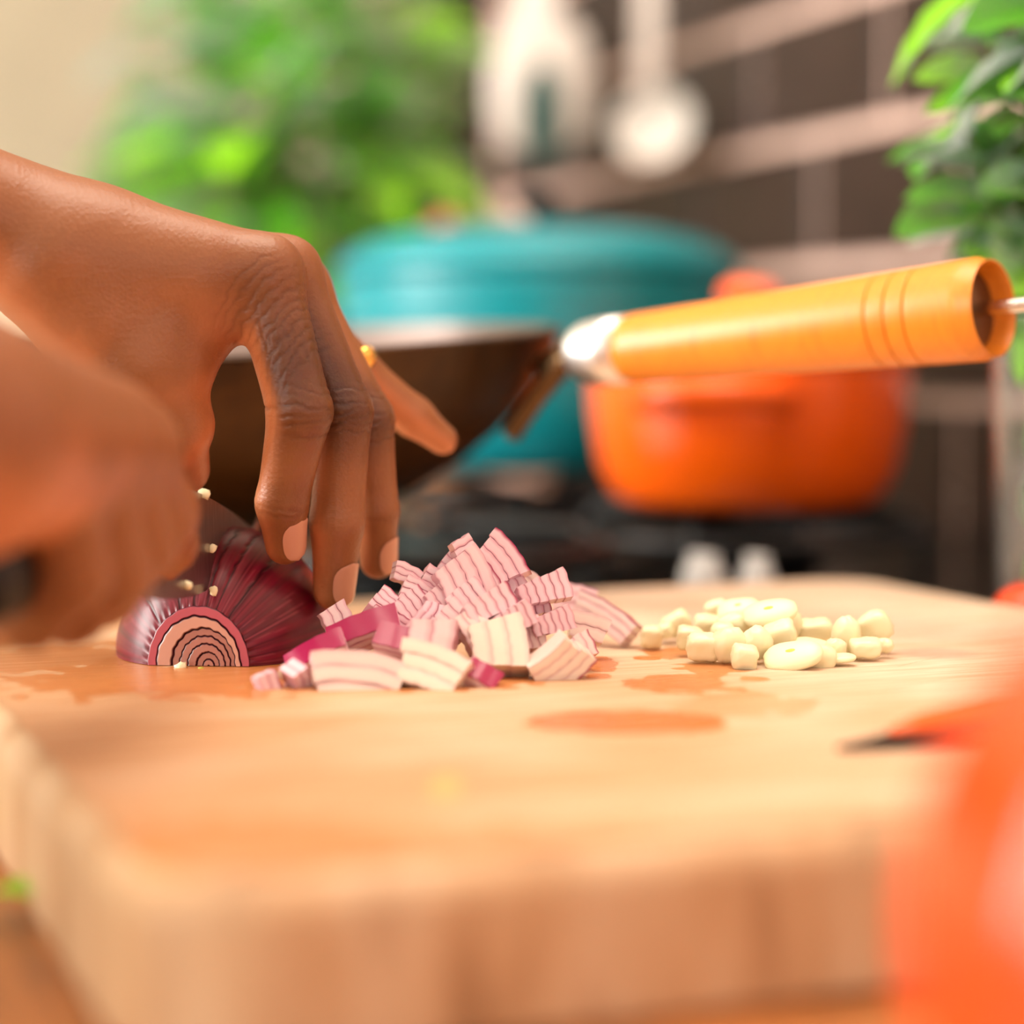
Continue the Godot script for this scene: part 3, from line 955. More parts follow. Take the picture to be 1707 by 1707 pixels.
func onion_half() -> void:
	var t := onion_axis()
	var o := thing("red_onion_half", t.origin, "deep purple half of a red onion cut face down under the fingers", "onion", "", t.basis)
	# local: z towards the trimmed end (to the lens), y up, x to the right
	var s1 := 0.040
	var s0 := -0.043
	var nu := 150
	var nv := 80
	var nz := FastNoiseLite.new()
	nz.seed = 3
	nz.frequency = 1.0
	nz.fractal_octaves = 3
	var prof := func(s: float) -> float:
		return sqrt(maxf(0.0, 1.0 - pow(absf(s) / 0.0447, 2.15)))
	var pv := PackedVector3Array()
	var cols := PackedColorArray()
	var dark := lin(0.29, 0.02, 0.085)
	var mid := lin(0.43, 0.04, 0.135)
	var pale := lin(0.62, 0.28, 0.32)
	var line := lin(0.14, 0.015, 0.05)
	var slits := [0.95, 1.22, 1.42, 1.66, 1.95, 2.4]
	for j in nv + 1:
		var s := lerpf(s0, s1, j / float(nv))
		for k in nu + 1:
			var a := PI * k / nu
			var f: float = prof.call(s)
			var wob := 1.0 + 0.012 * nz.get_noise_2d(a * 3.0, 5.0)
			var rx := 0.0375
			var ry := 0.0435
			var n1 := nz.get_noise_2d(a * 11.0, s * 9.0 + 3.0)
			var n2 := nz.get_noise_2d(a * 70.0, s * 18.0 + 9.0)
			var cc := mid.lerp(dark, clampf(0.5 + n1 * 1.3, 0, 1))
			# the outer skin is scraped thin towards the trimmed end, pale streaks show
			var near := smoothstep(0.008, 0.034, s + 0.012 * n1)
			cc = cc.lerp(pale, near * clampf(0.5 + n2 * 0.8, 0.0, 1.0) * lerpf(0.15, 0.5, smoothstep(0.6, 1.2, a)) * lerpf(1.0, 0.35, smoothstep(1.7, 2.2, a)))
			cc = cc.lerp(pale, smoothstep(0.46, 0.52, n2) * 0.3)
			var dig := 0.0
			for q in slits:
				var da: float = absf(a - q + 0.02 * nz.get_noise_1d(s * 160.0 + q * 50.0))
				if da < 0.03 and s > -0.012 + 0.012 * sin(q * 7.0):
					var e := 1.0 - smoothstep(0.006, 0.022, da)
					dig = maxf(dig, e)
			cc = cc.lerp(line, dig * 0.9)
			var fr := f * wob - dig * 0.012
			var zz := s
			if j == nv:
				zz += 0.0004 * sin(a * 45.0)
			pv.append(Vector3(cos(a) * rx * fr, sin(a) * ry * fr, zz))
			cols.append(cc)
	obj("skin", Shape.new().add(pv, quads(nu, nv, false), cols, Transform3D.IDENTITY, false, true), M.onion_skin, o)
	# flat cut underside
	var bv := PackedVector3Array()
	for j in nv + 1:
		var s := lerpf(s0, s1, j / float(nv))
		var f: float = prof.call(s)
		bv.append(Vector3(0.0375 * f, 0, s))
		bv.append(Vector3(-0.0375 * f, 0, s))
	obj("underside", Shape.new().add(bv, quads(1, nv, false), lin(0.85, 0.7, 0.72), Transform3D.IDENTITY, false, false), M.onion_flesh, o)
	# the trimmed end: nested half rings, each a layer with its own thin dark membrane
	var f1: float = prof.call(s1)
	var RX := 0.0375 * f1
	var RY := 0.0435 * f1
	var edge := [1.0, 0.82, 0.62, 0.49, 0.36, 0.22, 0.10, 0.0]
	var cx := [0.0, 0.0, 0.10, 0.13, 0.16, 0.19, 0.2, 0.2]
	for q in 7:
		var st := Shape.new()
		var lv := PackedVector3Array()
		var lc := PackedColorArray()
		var strips := [0.0, 0.0, 0.13, 0.5, 0.86, 1.0, 1.0]
		var n := 64
		for r in strips.size():
			for k in n + 1:
				var a := PI * k / n
				var w: float = strips[r]
				var ro: float = edge[q] * (1.0 + (0.016 * sin(a * 23.0 + q) + 0.014 * sin(a * 11.0 + q * 2)) * minf(1.0, 0.3 + q * 0.3))
				var ri: float = edge[q + 1] * (1.0 + (0.016 * sin(a * 23.0 + q + 1) + 0.014 * sin(a * 11.0 + q * 2 + 2)) * minf(1.0, 0.6 + q * 0.3)) + 0.016
				var rr := lerpf(ro, ri, w)
				var x := cos(a) * RX * rr + lerpf(cx[q], cx[q + 1], w) * RX
				var y := maxf(sin(a) * RY * rr, 0.0)
				var z := s1 + 0.0006 + 0.0003 * sin(q * 2.1)
				if r == 0 or r == strips.size() - 1:
					z = s1 - 0.003
				lv.append(Vector3(x, y, z))
				var body := lin(0.80, 0.60, 0.53) if q == 1 else lin(0.68, 0.47, 0.42)
				if q == 0:
					body = lin(0.72, 0.34, 0.40)
				var mem := lin(0.30, 0.08, 0.14)
				lc.append([mem, mem, body, body, body, mem, mem][r])
		st.add(lv, quads(n, strips.size() - 1, false), lc, Transform3D.IDENTITY, false, false)
		# make the faces look outwards (to +z)
		obj("layer", st, M.onion_flesh, o)
	obj("membrane", Shape.new().add(PackedVector3Array(range(0, 66).map(func(k): return Vector3(0, 0, s1) if k == 0 else Vector3(cos(PI * (k - 1) / 64.0) * RX, sin(PI * (k - 1) / 64.0) * RY, s1))), PackedInt32Array(range(1, 65).reduce(func(acc, k): return acc + [0, k + 1, k], [])), lin(0.28, 0.07, 0.13), Transform3D.IDENTITY, false, false), M.onion_skin, o)

# ---------------------------------------------------------------- knife
func knife() -> void:
	var k0 := W(335, 820, 0.69)
	var k1 := W(425, 850, 0.78)
	var d := (k1 - k0).normalized()
	var heel := k0 - d * 0.085
	var side := d.cross(Vector3.UP).normalized()
	var down := side.cross(d).normalized() * -1.0
	if down.y > 0:
		down = -down
	var k := thing("kitchen_knife", heel, "kitchen knife slicing into the purple onion half", "knife")
	# blade section: spine, taper to the edge, curving up to the tip
	var pv := PackedVector3Array()
	var n := 24
	for j in n + 1:
		var t := j / float(n)
		var hgt := 0.036 * (1.0 - pow(t, 3.2)) + 0.0006
		var th := lerpf(0.0011, 0.0006, t)
		var p := d * t * 0.185
		var tipdrop := down * 0.010 * pow(t, 3.0)
		for q in [[0.0, 1.0], [0.0, -1.0], [0.55, -0.75], [0.9, -0.4], [1.0, 0.0], [0.9, 0.4], [0.55, 0.75]]:
			pv.append(p + tipdrop * (1.0 - q[0]) + down * hgt * q[0] + side * th * q[1])
	var idx := quads(7, n, true)
	for q in [1, 2, 3, 4, 5]:
		idx.append_array([0, q, q + 1, n * 7, n * 7 + q + 1, n * 7 + q])
	obj("blade", Shape.new().add(pv, idx, Color.WHITE, Transform3D.IDENTITY, true), M.steel, k)
	var hb := Shape.new()
	var h0 := down * 0.013 - d * 0.001
	var hdir := (d * -1.0 + Vector3(0, -0.20, 0) + cam_dir(-0.10, 0, 0)).normalized()
	tube(hb, [h0, h0 + hdir * 0.006, h0 + hdir * 0.014], [0.009, 0.0105, 0.0105], 18, Color.WHITE, 0.7)
	obj("bolster", hb, M.chrome, k)
	tube(hb, [], [], 3) if false else null
	var hn := Shape.new()
	tube(hn, [h0 + hdir * 0.0142, h0 + hdir * 0.03, h0 + hdir * 0.07, h0 + hdir * 0.098, h0 + hdir * 0.108, h0 + hdir * 0.111], [0.0105, 0.0115, 0.0125, 0.0125, 0.0135, 0.009], 20, Color.WHITE, 0.75)
	obj("handle", hn, M.black, k)

# ---------------------------------------------------------------- diced onion
# one dice: a stack of curved layers; each layer is pale flesh between two thin purple membranes
func dice(at: Vector3, turn: Basis, n: int, t: float, w: float, h: float, r0: float, skin: int, cream: float, label: String, sd: int) -> void:
	var o := thing("onion_dice", at, label, "onion piece", "diced red onion pieces", turn)
	var r := RandomNumberGenerator.new()
	r.seed = sd * 31 + 7
	var x0 := -n * t / 2
	for q in n:
		var st := Shape.new()
		var pv := PackedVector3Array()
		var pc := PackedColorArray()
		var ra := r0 + x0 + q * t + 0.00003
		var rb := r0 + x0 + (q + 1) * t - 0.00003
		var half := w / 2 / r0 * r.randf_range(0.96, 1.04)
		var shift := r.randf_range(-0.025, 0.025) * w / r0
		var dz := r.randf_range(-0.02, 0.02) * h
		var h2 := h * r.randf_range(0.985, 1.015) / 2
		var pale := lin(0.89, 0.77, 0.80).lerp(lin(0.93, 0.89, 0.80), cream).lerp(lin(0.88, 0.70, 0.73), r.randf() * 0.45 * (1.0 - cream))
		var pink := lin(0.80, 0.52, 0.58).lerp(pale, cream * 0.7)
		var mem := lin(0.56, 0.26, 0.38).lerp(pale, cream * 0.85)
		var skinc := lin(0.60, 0.04, 0.27)
		var rows := [0.0, 0.05, 0.2, 0.65, 0.955, 1.0]
		var nu := 8
		for face in 2:
			for j in rows.size():
				for k in nu + 1:
					var a := lerpf(-half, half, k / float(nu)) + shift
					var rr := lerpf(ra, rb, rows[j]) + 0.00022 * sin(a * r0 * 1400.0 + sd + (q + rows[j]) * 1.3)
					var bulge := 0.0002 * sin(PI * rows[j])
					pv.append(Vector3(cos(a) * rr - r0, sin(a) * rr, dz + (h2 + bulge) * (1 - 2 * face)))
					pc.append([mem.lerp(pink, 0.6), pink.lerp(pale, 0.4), pale, pale, pink.lerp(pale, 0.3), mem][j] if not (skin == 1 and q == n - 1 and j >= 4) else skinc)
		# front and back faces, then the four sides with vertices of their own
		var cnt := rows.size() * (nu + 1)
		var fi := quads(nu, rows.size() - 1, false)
		var idx := fi.duplicate()
		for k in range(0, fi.size(), 3):
			idx.append_array([fi[k] + cnt, fi[k + 2] + cnt, fi[k + 1] + cnt])
		var outer := skinc if skin == 1 and q == n - 1 else mem.lerp(pink, 0.75)
		if skin == 2:
			outer = skinc
		var inner := pink.lerp(pale, 0.5)
		for sde in 4:
			var base := pv.size()
			var m := nu + 1 if sde < 2 else rows.size()
			for k in m:
				var vi: int
				if sde == 0:
					vi = (rows.size() - 1) * (nu + 1) + k
				elif sde == 1:
					vi = k
				elif sde == 2:
					vi = k * (nu + 1)
				else:
					vi = k * (nu + 1) + nu
				for e in 2:
					pv.append(pv[vi + e * cnt])
					pc.append(outer if sde == 0 else inner if sde == 1 else pc[vi])
			for k in m - 1:
				var b := base + k * 2
				if sde == 0 or sde == 2:
					idx.append_array([b, b + 1, b + 3, b, b + 3, b + 2])
				else:
					idx.append_array([b, b + 3, b + 1, b, b + 2, b + 3])
		st.add(pv, idx, pc)
		obj("layer", st, M.onion_flesh, o)

func onion_pieces() -> void:
	# px, py, depth, layers, layer mm, arc width mm, length mm, radius mm, roll of the stack (deg, 0 = to the right, 90 = up), yaw, pitch, skin, cream, label
	var L := [
		[776, 922, 0.700, 4, 2.6, 7.5, 7.0, 40, -62, 0.25, -0.2, 0, 0.1, "small striped onion dice standing upright on top of the heap"],
		[832, 938, 0.702, 4, 3.8, 15.0, 7.0, 20, 38, -0.1, -0.3, 1, 0.1, "fan shaped onion dice with a dark red outer edge near the heap's top"],
		[775, 968, 0.695, 4, 4.4, 16.0, 8.0, 18, 20, 0.2, -0.25, 0, 0.2, "broad curved pale onion piece just under the upright striped dice"],
		[906, 985, 0.692, 6, 2.9, 8.5, 8.0, 22, 18, 0.1, -0.3, 0, 0.0, "long pink onion dice of six layers jutting out at the heap's wall side"],
		[815, 1012, 0.680, 5, 3.4, 8.0, 8.0, 24, 27, 0.15, -0.35, 1, 0.1, "five layer onion dice with a red end in the middle of the heap"],
		[852, 1034, 0.676, 6, 2.5, 7.5, 7.0, 22, 24, 0.2, -0.2, 0, 0.0, "narrow many layered onion dice under the dice with a red end"],
		[918, 1038, 0.684, 6, 2.4, 7.0, 7.0, 22, 17, 0.25, -0.2, 0, 0.0, "low many layered pink dice beneath the long jutting one"],
		[677, 958, 0.705, 3, 2.2, 9.0, 6.0, 14, 62, 0.3, -0.2, 0, 0.15, "thin curved onion slivers leaning against the ring finger"],
		[692, 992, 0.698, 4, 2.3, 10.0, 7.0, 16, 55, 0.2, -0.3, 0, 0.15, "curved onion dice just below the slivers at the ring finger"],
		[730, 1030, 0.686, 4, 2.6, 8.0, 7.0, 30, -18, -0.3, -0.4, 1, 0.0, "onion dice with a dark red corner above the pale double piece"],
		[722, 1066, 0.668, 2, 7.5, 11.0, 9.0, 26, -8, -0.1, -0.4, 0, 0.35, "pale onion piece of two thick layers in the heap's front"],
		[560, 1030, 0.700, 3, 3.2, 8.0, 8.0, 30, 25, 0.2, -0.2, 0, 0.3, "small pale onion dice at the middle fingertip"],
		[640, 1012, 0.697, 4, 2.4, 9.0, 8.0, 30, 40, 0.4, -0.5, 1, 0.0, "purple edged onion dice between middle fingertip and heap"],
		[610, 1052, 0.682, 3, 3.0, 22.0, 9.0, 34, 118, 0.3, 0.75, 1, 0.0, "large onion wedge showing its magenta skin beside the onion half"],
		[662, 1072, 0.668, 3, 2.6, 13.0, 9.0, 28, 70, -0.4, 0.75, 1, 0.0, "magenta skinned onion dice behind the two big pale front pieces"],
		[530, 1092, 0.672, 3, 2.8, 20.0, 8.0, 30, 128, 0.35, 0.7, 1, 0.0, "onion wedge with magenta skin sloping down to the board in front"],
		[595, 1128, 0.650, 3, 5.0, 28.0, 10.0, 28, 82, 0.15, -0.35, 0, 0.6, "biggest cream onion piece lying in front of the heap"],
		[722, 1118, 0.652, 3, 4.8, 20.0, 10.0, 26, 70, -0.1, -0.45, 0, 0.85, "cream onion piece lying next to the biggest front piece"],
		[800, 1132, 0.654, 2, 3.6, 11.0, 8.0, 24, 58, -0.5, 0.5, 1, 0.3, "onion piece with a magenta skinned tip at the heap's front"],
		[447, 1146, 0.648, 2, 3.4, 10.0, 6.0, 18, 12, 0.5, -0.1, 1, 0.1, "lone small onion sliver with purple skin nearest the cut onion face"],
		[497, 1140, 0.652, 2, 3.0, 14.0, 7.0, 24, 25, 0.8, 0.3, 2, 0.0, "dark magenta onion sliver beside the lone small one"],
		[832, 1078, 0.672, 3, 6.0, 16.0, 10.0, 34, 8, 0.05, -0.5, 0, 0.8, "wide cream onion piece low in the heap's wall side"],
		[930, 1108, 0.668, 4, 3.4, 18.0, 9.0, 26, -50, 0.2, 0.2, 1, 0.75, "cream onion piece with a magenta square of skin at the heap's edge"],
		[965, 1082, 0.684, 3, 3.0, 8.0, 8.0, 22, 20, 0.3, -0.4, 1, 0.4, "onion dice with a small red end beside the cream skin-marked piece"],
		[978, 1046, 0.712, 2, 4.5, 13.0, 8.0, 30, 75, 0.1, -0.3, 0, 0.6, "pale blocky onion piece between the heap and the garlic"],
		[1012, 1028, 0.745, 3, 3.2, 24.0, 8.0, 34, 62, -0.35, -0.3, 1, 0.4, "pale onion wedge with a magenta tip pointing at the garlic"],
		[955, 1000, 0.760, 3, 3.4, 15.0, 9.0, 26, 80, 0.0, -0.3, 0, 0.2, "blurred pink onion piece behind the heap"],
		[868, 966, 0.722, 3, 2.8, 10.0, 8.0, 26, 60, 0.0, -0.2, 0, 0.5, "pale onion dice peeping out behind the fan shaped one"],
		[760, 1040, 0.684, 3, 3.4, 12.0, 8.0, 24, 35, 0.1, -0.4, 0, 0.25, "pale pink dice in the heap below the broad curved piece"],
		[792, 1052, 0.676, 3, 3.2, 13.0, 8.0, 24, 28, 0.1, -0.5, 0, 0.5, "creamy dice in the heap above the wide cream piece"],
		[880, 1012, 0.695, 5, 2.6, 8.0, 8.0, 22, 22, 0.15, -0.3, 1, 0.0, "dark edged dice squeezed under the long jutting onion dice"],
		[705, 1045, 0.684, 3, 2.4, 10.0, 8.0, 26, -40, -0.2, -0.3, 1, 0.0, "striped red and white dice behind the pale double piece"],
		[645, 1040, 0.690, 4, 2.2, 12.0, 8.0, 30, 65, 0.2, -0.2, 1, 0.0, "dice with a purple skin strip above the magenta skinned dice"],
		[742, 1000, 0.694, 4, 3.0, 11.0, 8.0, 20, 30, 0.2, -0.3, 0, 0.15, "thin layered pink dice above the one with a dark red corner"],
		[805, 985, 0.700, 4, 3.4, 12.0, 8.0, 18, 30, -0.1, -0.3, 1, 0.1, "dice with a thin magenta edge under the fan shaped one"],
		[760, 945, 0.708, 4, 3.0, 10.0, 8.0, 20, 40, 0.2, -0.3, 0, 0.1, "pink dice behind the upright striped one, higher than the slivers"],
		[800, 975, 0.706, 5, 3.2, 12.0, 9.0, 22, 35, 0.0, -0.4, 1, 0.05, "dark edged dice filling the heap behind the broad curved piece"],
		[845, 995, 0.702, 5, 3.0, 11.0, 9.0, 22, 22, 0.1, -0.3, 0, 0.05, "pink layered dice behind the dice with a red end"],
		[725, 985, 0.704, 4, 3.0, 12.0, 9.0, 18, 50, 0.25, -0.3, 0, 0.1, "tilted pink dice between the slivers and the broad curved piece"],
		[690, 1020, 0.694, 4, 2.8, 12.0, 9.0, 24, 30, 0.2, -0.4, 1, 0.05, "purple rimmed dice in the heap nearest the ring finger's shadow"],
		[835, 1050, 0.686, 4, 3.2, 12.0, 9.0, 24, 20, 0.1, -0.3, 0, 0.2, "pale pink dice resting on the wide cream piece"],
		[785, 1010, 0.690, 4, 3.2, 13.0, 9.0, 20, 30, 0.0, -0.35, 0, 0.15, "pink dice at the very centre of the heap"],
		[880, 1062, 0.684, 4, 2.6, 10.0, 8.0, 24, 14, 0.1, -0.4, 0, 0.4, "pale dice on the board between wide cream piece and heap"],
	]
	for q in L.size():
		var e: Array = L[q]
		dice(W(e[0], e[1], e[2]), facing(deg_to_rad(e[8]), e[9], e[10]), e[3], e[4] * 0.001, e[5] * 0.001, e[6] * 0.001, e[7] * 0.0016, e[11], e[12], e[13], q)

# ---------------------------------------------------------------- garlic
func garlic() -> void:
	var G := [
		# kind, px, py, depth, half w mm, half h mm, half d mm, roll, pitch, label
		["slice", 1284, 1022, 0.715, 8.6, 2.4, 5.2, 14, 0.62, "large oval garlic slice with a green germ lying on top"],
		["slice", 1322, 1094, 0.690, 9.0, 2.6, 5.6, 14, 0.65, "oval garlic slice with a yellow germ at the very front"],
		["slice", 1232, 1017, 0.735, 7.0, 2.4, 4.6, 10, 0.6, "pale garlic slice tucked behind the large oval one"],
		["cube", 1241, 1096, 0.690, 3.9, 3.7, 3.6, -4, 0.25, "neat garlic cube at the front edge of the garlic heap"],
		["cube", 1172, 1078, 0.702, 5.0, 4.0, 4.0, -3, 0.3, "blocky garlic piece on the orange juice stain"],
		["lump", 1216, 1074, 0.700, 5.4, 5.2, 4.5, 20, 0.2, "rounded garlic chunk behind the neat cube"],
		["lump", 1262, 1072, 0.700, 4.6, 5.0, 4.2, 30, 0.2, "garlic chunk between the neat cube and the yellow-germ slice"],
		["cube", 1299, 1058, 0.708, 5.0, 3.6, 4.0, 22, 0.4, "faceted garlic piece below the large oval slice"],
		["lump", 1368, 1096, 0.694, 5.0, 3.8, 4.0, -10, 0.2, "garlic piece touching the yellow-germ slice's far end"],
		["slice", 1352, 1078, 0.705, 6.4, 1.8, 4.2, -8, 0.4, "thin garlic slice with a green rim behind the yellow-germ slice"],
		["cube", 1358, 1050, 0.730, 5.4, 3.2, 3.8, 2, 0.3, "flat garlic bar between the oval slice and the whole clove"],
		["lump", 1411, 1062, 0.715, 4.6, 6.4, 4.2, 4, 0.1, "small egg shaped garlic clove standing upright"],
		["cube", 1459, 1046, 0.725, 5.2, 4.8, 4.0, 28, 0.2, "wedge of garlic at the wall end of the heap"],
		["cube", 1442, 1080, 0.708, 4.8, 2.8, 3.6, 3, 0.2, "low garlic piece before the wedge at the end"],
		["lump", 1474, 1076, 0.714, 2.8, 2.2, 2.6, 0, 0.2, "tiny garlic bit lying outermost beside the low piece"],
		["lump", 1392, 1082, 0.704, 3.4, 3.2, 3.0, 0, 0.2, "small garlic bit before the egg shaped clove"],
		["slice", 1400, 1097, 0.696, 5.0, 1.2, 3.6, 4, 0.1, "flat garlic flake on the board under the small bit"],
		["cube", 1150, 1063, 0.718, 4.2, 3.4, 3.6, -8, 0.25, "garlic piece behind the blocky one on the stain"],
		["cube", 1086, 1062, 0.735, 3.4, 3.4, 3.2, -2, 0.2, "lone blurred garlic cube next to the onion wedge"],
		["cube", 1128, 1040, 0.755, 4.6, 3.6, 3.6, 30, 0.2, "blurred garlic wedge behind the lone cube"],
		["lump", 1108, 1052, 0.750, 2.8, 2.6, 2.6, 12, 0.2, "small blurred garlic bit beside the lone cube"],
		["cube", 1196, 1020, 0.748, 3.8, 3.6, 3.4, 14, 0.2, "blurred garlic cube on the back of the heap"],
		["cube", 1180, 1046, 0.732, 4.6, 3.8, 3.8, -12, 0.25, "garlic cube in the heap's onion side"],
		["lump", 1222, 1042, 0.722, 5.2, 3.8, 4.2, 10, 0.3, "pale garlic lump under the tucked slice"],
		["lump", 1312, 1042, 0.730, 4.8, 5.4, 4.4, 0, 0.2, "yellowish garlic chunk propping up the large oval slice"],
		["lump", 1205, 1056, 0.715, 3.8, 3.4, 3.6, 0, 0.2, "small garlic chunk above the blocky piece"],
		["lump", 1255, 1050, 0.725, 4.8, 4.4, 4.2, 0, 0.2, "garlic chunk hidden beneath the large oval slice"],
	]
	var k := 0
	for e in G:
		k += 1
		var st := Shape.new()
		var half := Vector3(e[4], e[5], e[6]) * 0.0011
		var b := facing(deg_to_rad(e[7]), 0.1 * sin(k * 2.3), e[8])
		var p := W(e[1], e[2], e[3])
		var o := thing("garlic_" + ("slice" if e[0] == "slice" else "piece"), p, e[9], "garlic", "chopped garlic", b)
		if e[0] == "slice":
			lump(st, half, 2.6, Transform3D.IDENTITY, Color.WHITE, 0.06, 28, k)
			obj("flesh", st, M.garlic, o)
			if k <= 3:
				obj("germ", lump(Shape.new(), Vector3(half.x * 0.2, half.y * 0.1, half.z * 0.15), 2.0, Transform3D(Basis.IDENTITY, Vector3(-half.x * 0.03, half.y * 0.95, 0)), Color.WHITE, 0.0, 14), M.germ, o)
		else:
			lump(st, half, 4.5 if e[0] == "cube" else 2.5, Transform3D.IDENTITY, Color.WHITE, 0.2, 24, k)
			obj("flesh", st, M.garlic, o)
	# crumbs stuck on knife, onion and board
	var C := [
		[341, 823, 0.6885, 2.0, "garlic crumb stuck on the knife spine by the thumb tip"], [354, 914, 0.7, 1.6, "yellowish garlic crumb on the onion where the blade enters"],
		[356, 985, 0.695, 1.7, "triangular garlic crumb low on the onion skin"], [313, 976, 0.665, 1.6, "garlic crumb sticking to the blade just over its edge"],
		[301, 1113, 0.692, 2.2, "flat garlic crumb on the board under the ring cut"], [335, 1117, 0.69, 1.2, "tiny green crumb on the board under the ring cut"], [470, 1127, 0.655, 1.5, "garlic crumb beside the dark magenta sliver"]]
	for e in C:
		var st := Shape.new()
		k += 1
		lump(st, Vector3(e[3], e[3] * 0.8, e[3] * 0.6) * 0.001, 3.0, Transform3D.IDENTITY, Color.WHITE, 0.5, 10, k)
		var o := obj("garlic_crumb", st, M.germ if e[4].begins_with("tiny") else M.garlic)
		o.transform = Transform3D(facing(k, 0, 0), W(e[0], e[1], e[2]))
		tag(o, e[4], "garlic", "garlic crumbs")

# ---------------------------------------------------------------- person
# bones: [a, b, ra, rb, dorsal direction]; group 0 is the base every other group melts into
func nets(groups: Array, cell: float, k: float, back_col: Color, palm_col: Color, wrinkles: Array, fine: bool, blend := 0.007) -> Shape:
	var lo := Vector3.INF
	var hi := -Vector3.INF
	for g in groups:
		for b in g:
			for e in 2:
				var r: Vector3 = Vector3.ONE * (b[2 + e] + 3.0 * cell)
				lo = lo.min(b[e] - r)
				hi = hi.max(b[e] + r)
	var nx := int((hi.x - lo.x) / cell) + 2
	var ny := int((hi.y - lo.y) / cell) + 2
	var nz := int((hi.z - lo.z) / cell) + 2
	var total := nx * ny * nz
	var F := PackedFloat32Array()
	F.resize(total)
	F.fill(1e3)
	var S0 := PackedFloat32Array()
	S0.resize(total)
	for gi in groups.size():
		var kk := k if gi == 0 else k * 0.4
		var ik := 1.0 / kk
		var S := PackedFloat32Array()
		if gi == 0:
			S = S0
		else:
			S.resize(total)
		var glo := Vector3i(nx, ny, nz)
		var ghi := Vector3i.ZERO
		for b in groups[gi]:
			var a: Vector3 = b[0]
			var ba: Vector3 = b[1] - a
			var inv := 1.0 / maxf(ba.length_squared(), 1e-12)
			var ra: float = b[2]
			var dr: float = b[3] - ra
			var mg := maxf(b[2], b[3]) + 2.5 * kk + 2.0 * cell
			var l: Vector3 = ((a.min(b[1]) - Vector3.ONE * mg - lo) / cell).max(Vector3.ZERO)
			var h: Vector3 = (a.max(b[1]) + Vector3.ONE * mg - lo) / cell
			var x0 := int(l.x)
			var y0 := int(l.y)
			var z0 := int(l.z)
			var x1 := mini(int(h.x) + 1, nx)
			var y1 := mini(int(h.y) + 1, ny)
			var z1 := mini(int(h.z) + 1, nz)
			glo = Vector3i(mini(glo.x, x0), mini(glo.y, y0), mini(glo.z, z0))
			ghi = Vector3i(maxi(ghi.x, x1), maxi(ghi.y, y1), maxi(ghi.z, z1))
			for z in range(z0, z1):
				for y in range(y0, y1):
					var at := (z * ny + y) * nx
					var p := Vector3(lo.x + x0 * cell, lo.y + y * cell, lo.z + z * cell) - a
					for x in range(x0, x1):
						var t := clampf(p.dot(ba) * inv, 0.0, 1.0)
						var d := (p - ba * t).length() - ra - dr * t
						S[at + x] += exp(-d * ik)
						p.x += cell
		if gi == 0:
			S0 = S
		for z in range(glo.z, ghi.z):
			for y in range(glo.y, ghi.y):
				var at := (z * ny + y) * nx
				for x in range(glo.x, ghi.x):
					var s: float = S[at + x]
					var f := 1e3
					if s > 0.0:
						f = -kk * log(s)
					if gi > 0 and S0[at + x] > 0.0:
						var f0 := -k * log(S0[at + x])
						var hh := maxf(blend - absf(f - f0), 0.0) / blend
						f = minf(f, f0) - hh * hh * blend * 0.25
					if f < F[at + x]:
						F[at + x] = f
	# surface nets
	var ids := {}
	var V := PackedVector3Array()
	var offs := [0, 1, nx, nx + 1, nx * ny, nx * ny + 1, nx * ny + nx, nx * ny + nx + 1]
	var cor := [Vector3(0, 0, 0), Vector3(1, 0, 0), Vector3(0, 1, 0), Vector3(1, 1, 0), Vector3(0, 0, 1), Vector3(1, 0, 1), Vector3(0, 1, 1), Vector3(1, 1, 1)]
	var eds := [[0, 1], [2, 3], [4, 5], [6, 7], [0, 2], [1, 3], [4, 6], [5, 7], [0, 4], [1, 5], [2, 6], [3, 7]]
	var big := 3.0 * cell
	var I := PackedInt32Array()
	for z in nz - 1:
		for y in ny - 1:
			var row := (z * ny + y) * nx
			for x in nx - 1:
				var at := row + x
				if absf(F[at]) > big:
					continue
				var neg := 0
				for o in offs:
					if F[at + o] < 0.0:
						neg += 1
				if neg == 0 or neg == 8:
					continue
				var sum := Vector3.ZERO
				var cnt := 0
				for e in eds:
					var fa := F[at + offs[e[0]]]
					var fb := F[at + offs[e[1]]]
					if (fa < 0.0) != (fb < 0.0):
						sum += (cor[e[0]] as Vector3).lerp(cor[e[1]], fa / (fa - fb))
						cnt += 1
				ids[at] = V.size()
				V.append(lo + (Vector3(x, y, z) + sum / cnt) * cell)
	var quad := []
	var sx := 1
	var sy := nx
	var sz := nx * ny
	for at in ids:
		for ax in 3:
			var st: int = [sx, sy, sz][ax]
			var u: int = [sy, sz, sx][ax]
			var w: int = [sz, sx, sy][ax]
			# edge from the corner (at) along ax is shared by four cells
			var fa := F[at]
			var fb := F[at + st]
			if (fa < 0.0) == (fb < 0.0):
				continue
			if not (ids.has(at - u) and ids.has(at - w) and ids.has(at - u - w)):
				continue
			var q := [ids[at], ids[at - u], ids[at - u - w], ids[at - w]]
			if fa < 0.0:
				q.reverse()
			quad.append(q)
	# normals from the quads
	var N := PackedVector3Array()
	N.resize(V.size())
	for q in quad:
		var n := (V[q[2]] - V[q[0]]).cross(V[q[1]] - V[q[3]])
		for e in q:
			N[e] += n
	var sgn := 1.0
	var vol := 0.0
	for k2 in V.size():
		N[k2] = N[k2].normalized()
	for q in quad:
		vol += V[q[0]].dot(N[q[0]])
	# colour: back of the hand darker than palm and finger sides
	var C := PackedColorArray()
	C.resize(V.size())
	var all := []
	for g in groups:
		all += g
	var mnz := FastNoiseLite.new()
	mnz.seed = 8
	mnz.frequency = 28.0
	mnz.fractal_octaves = 3
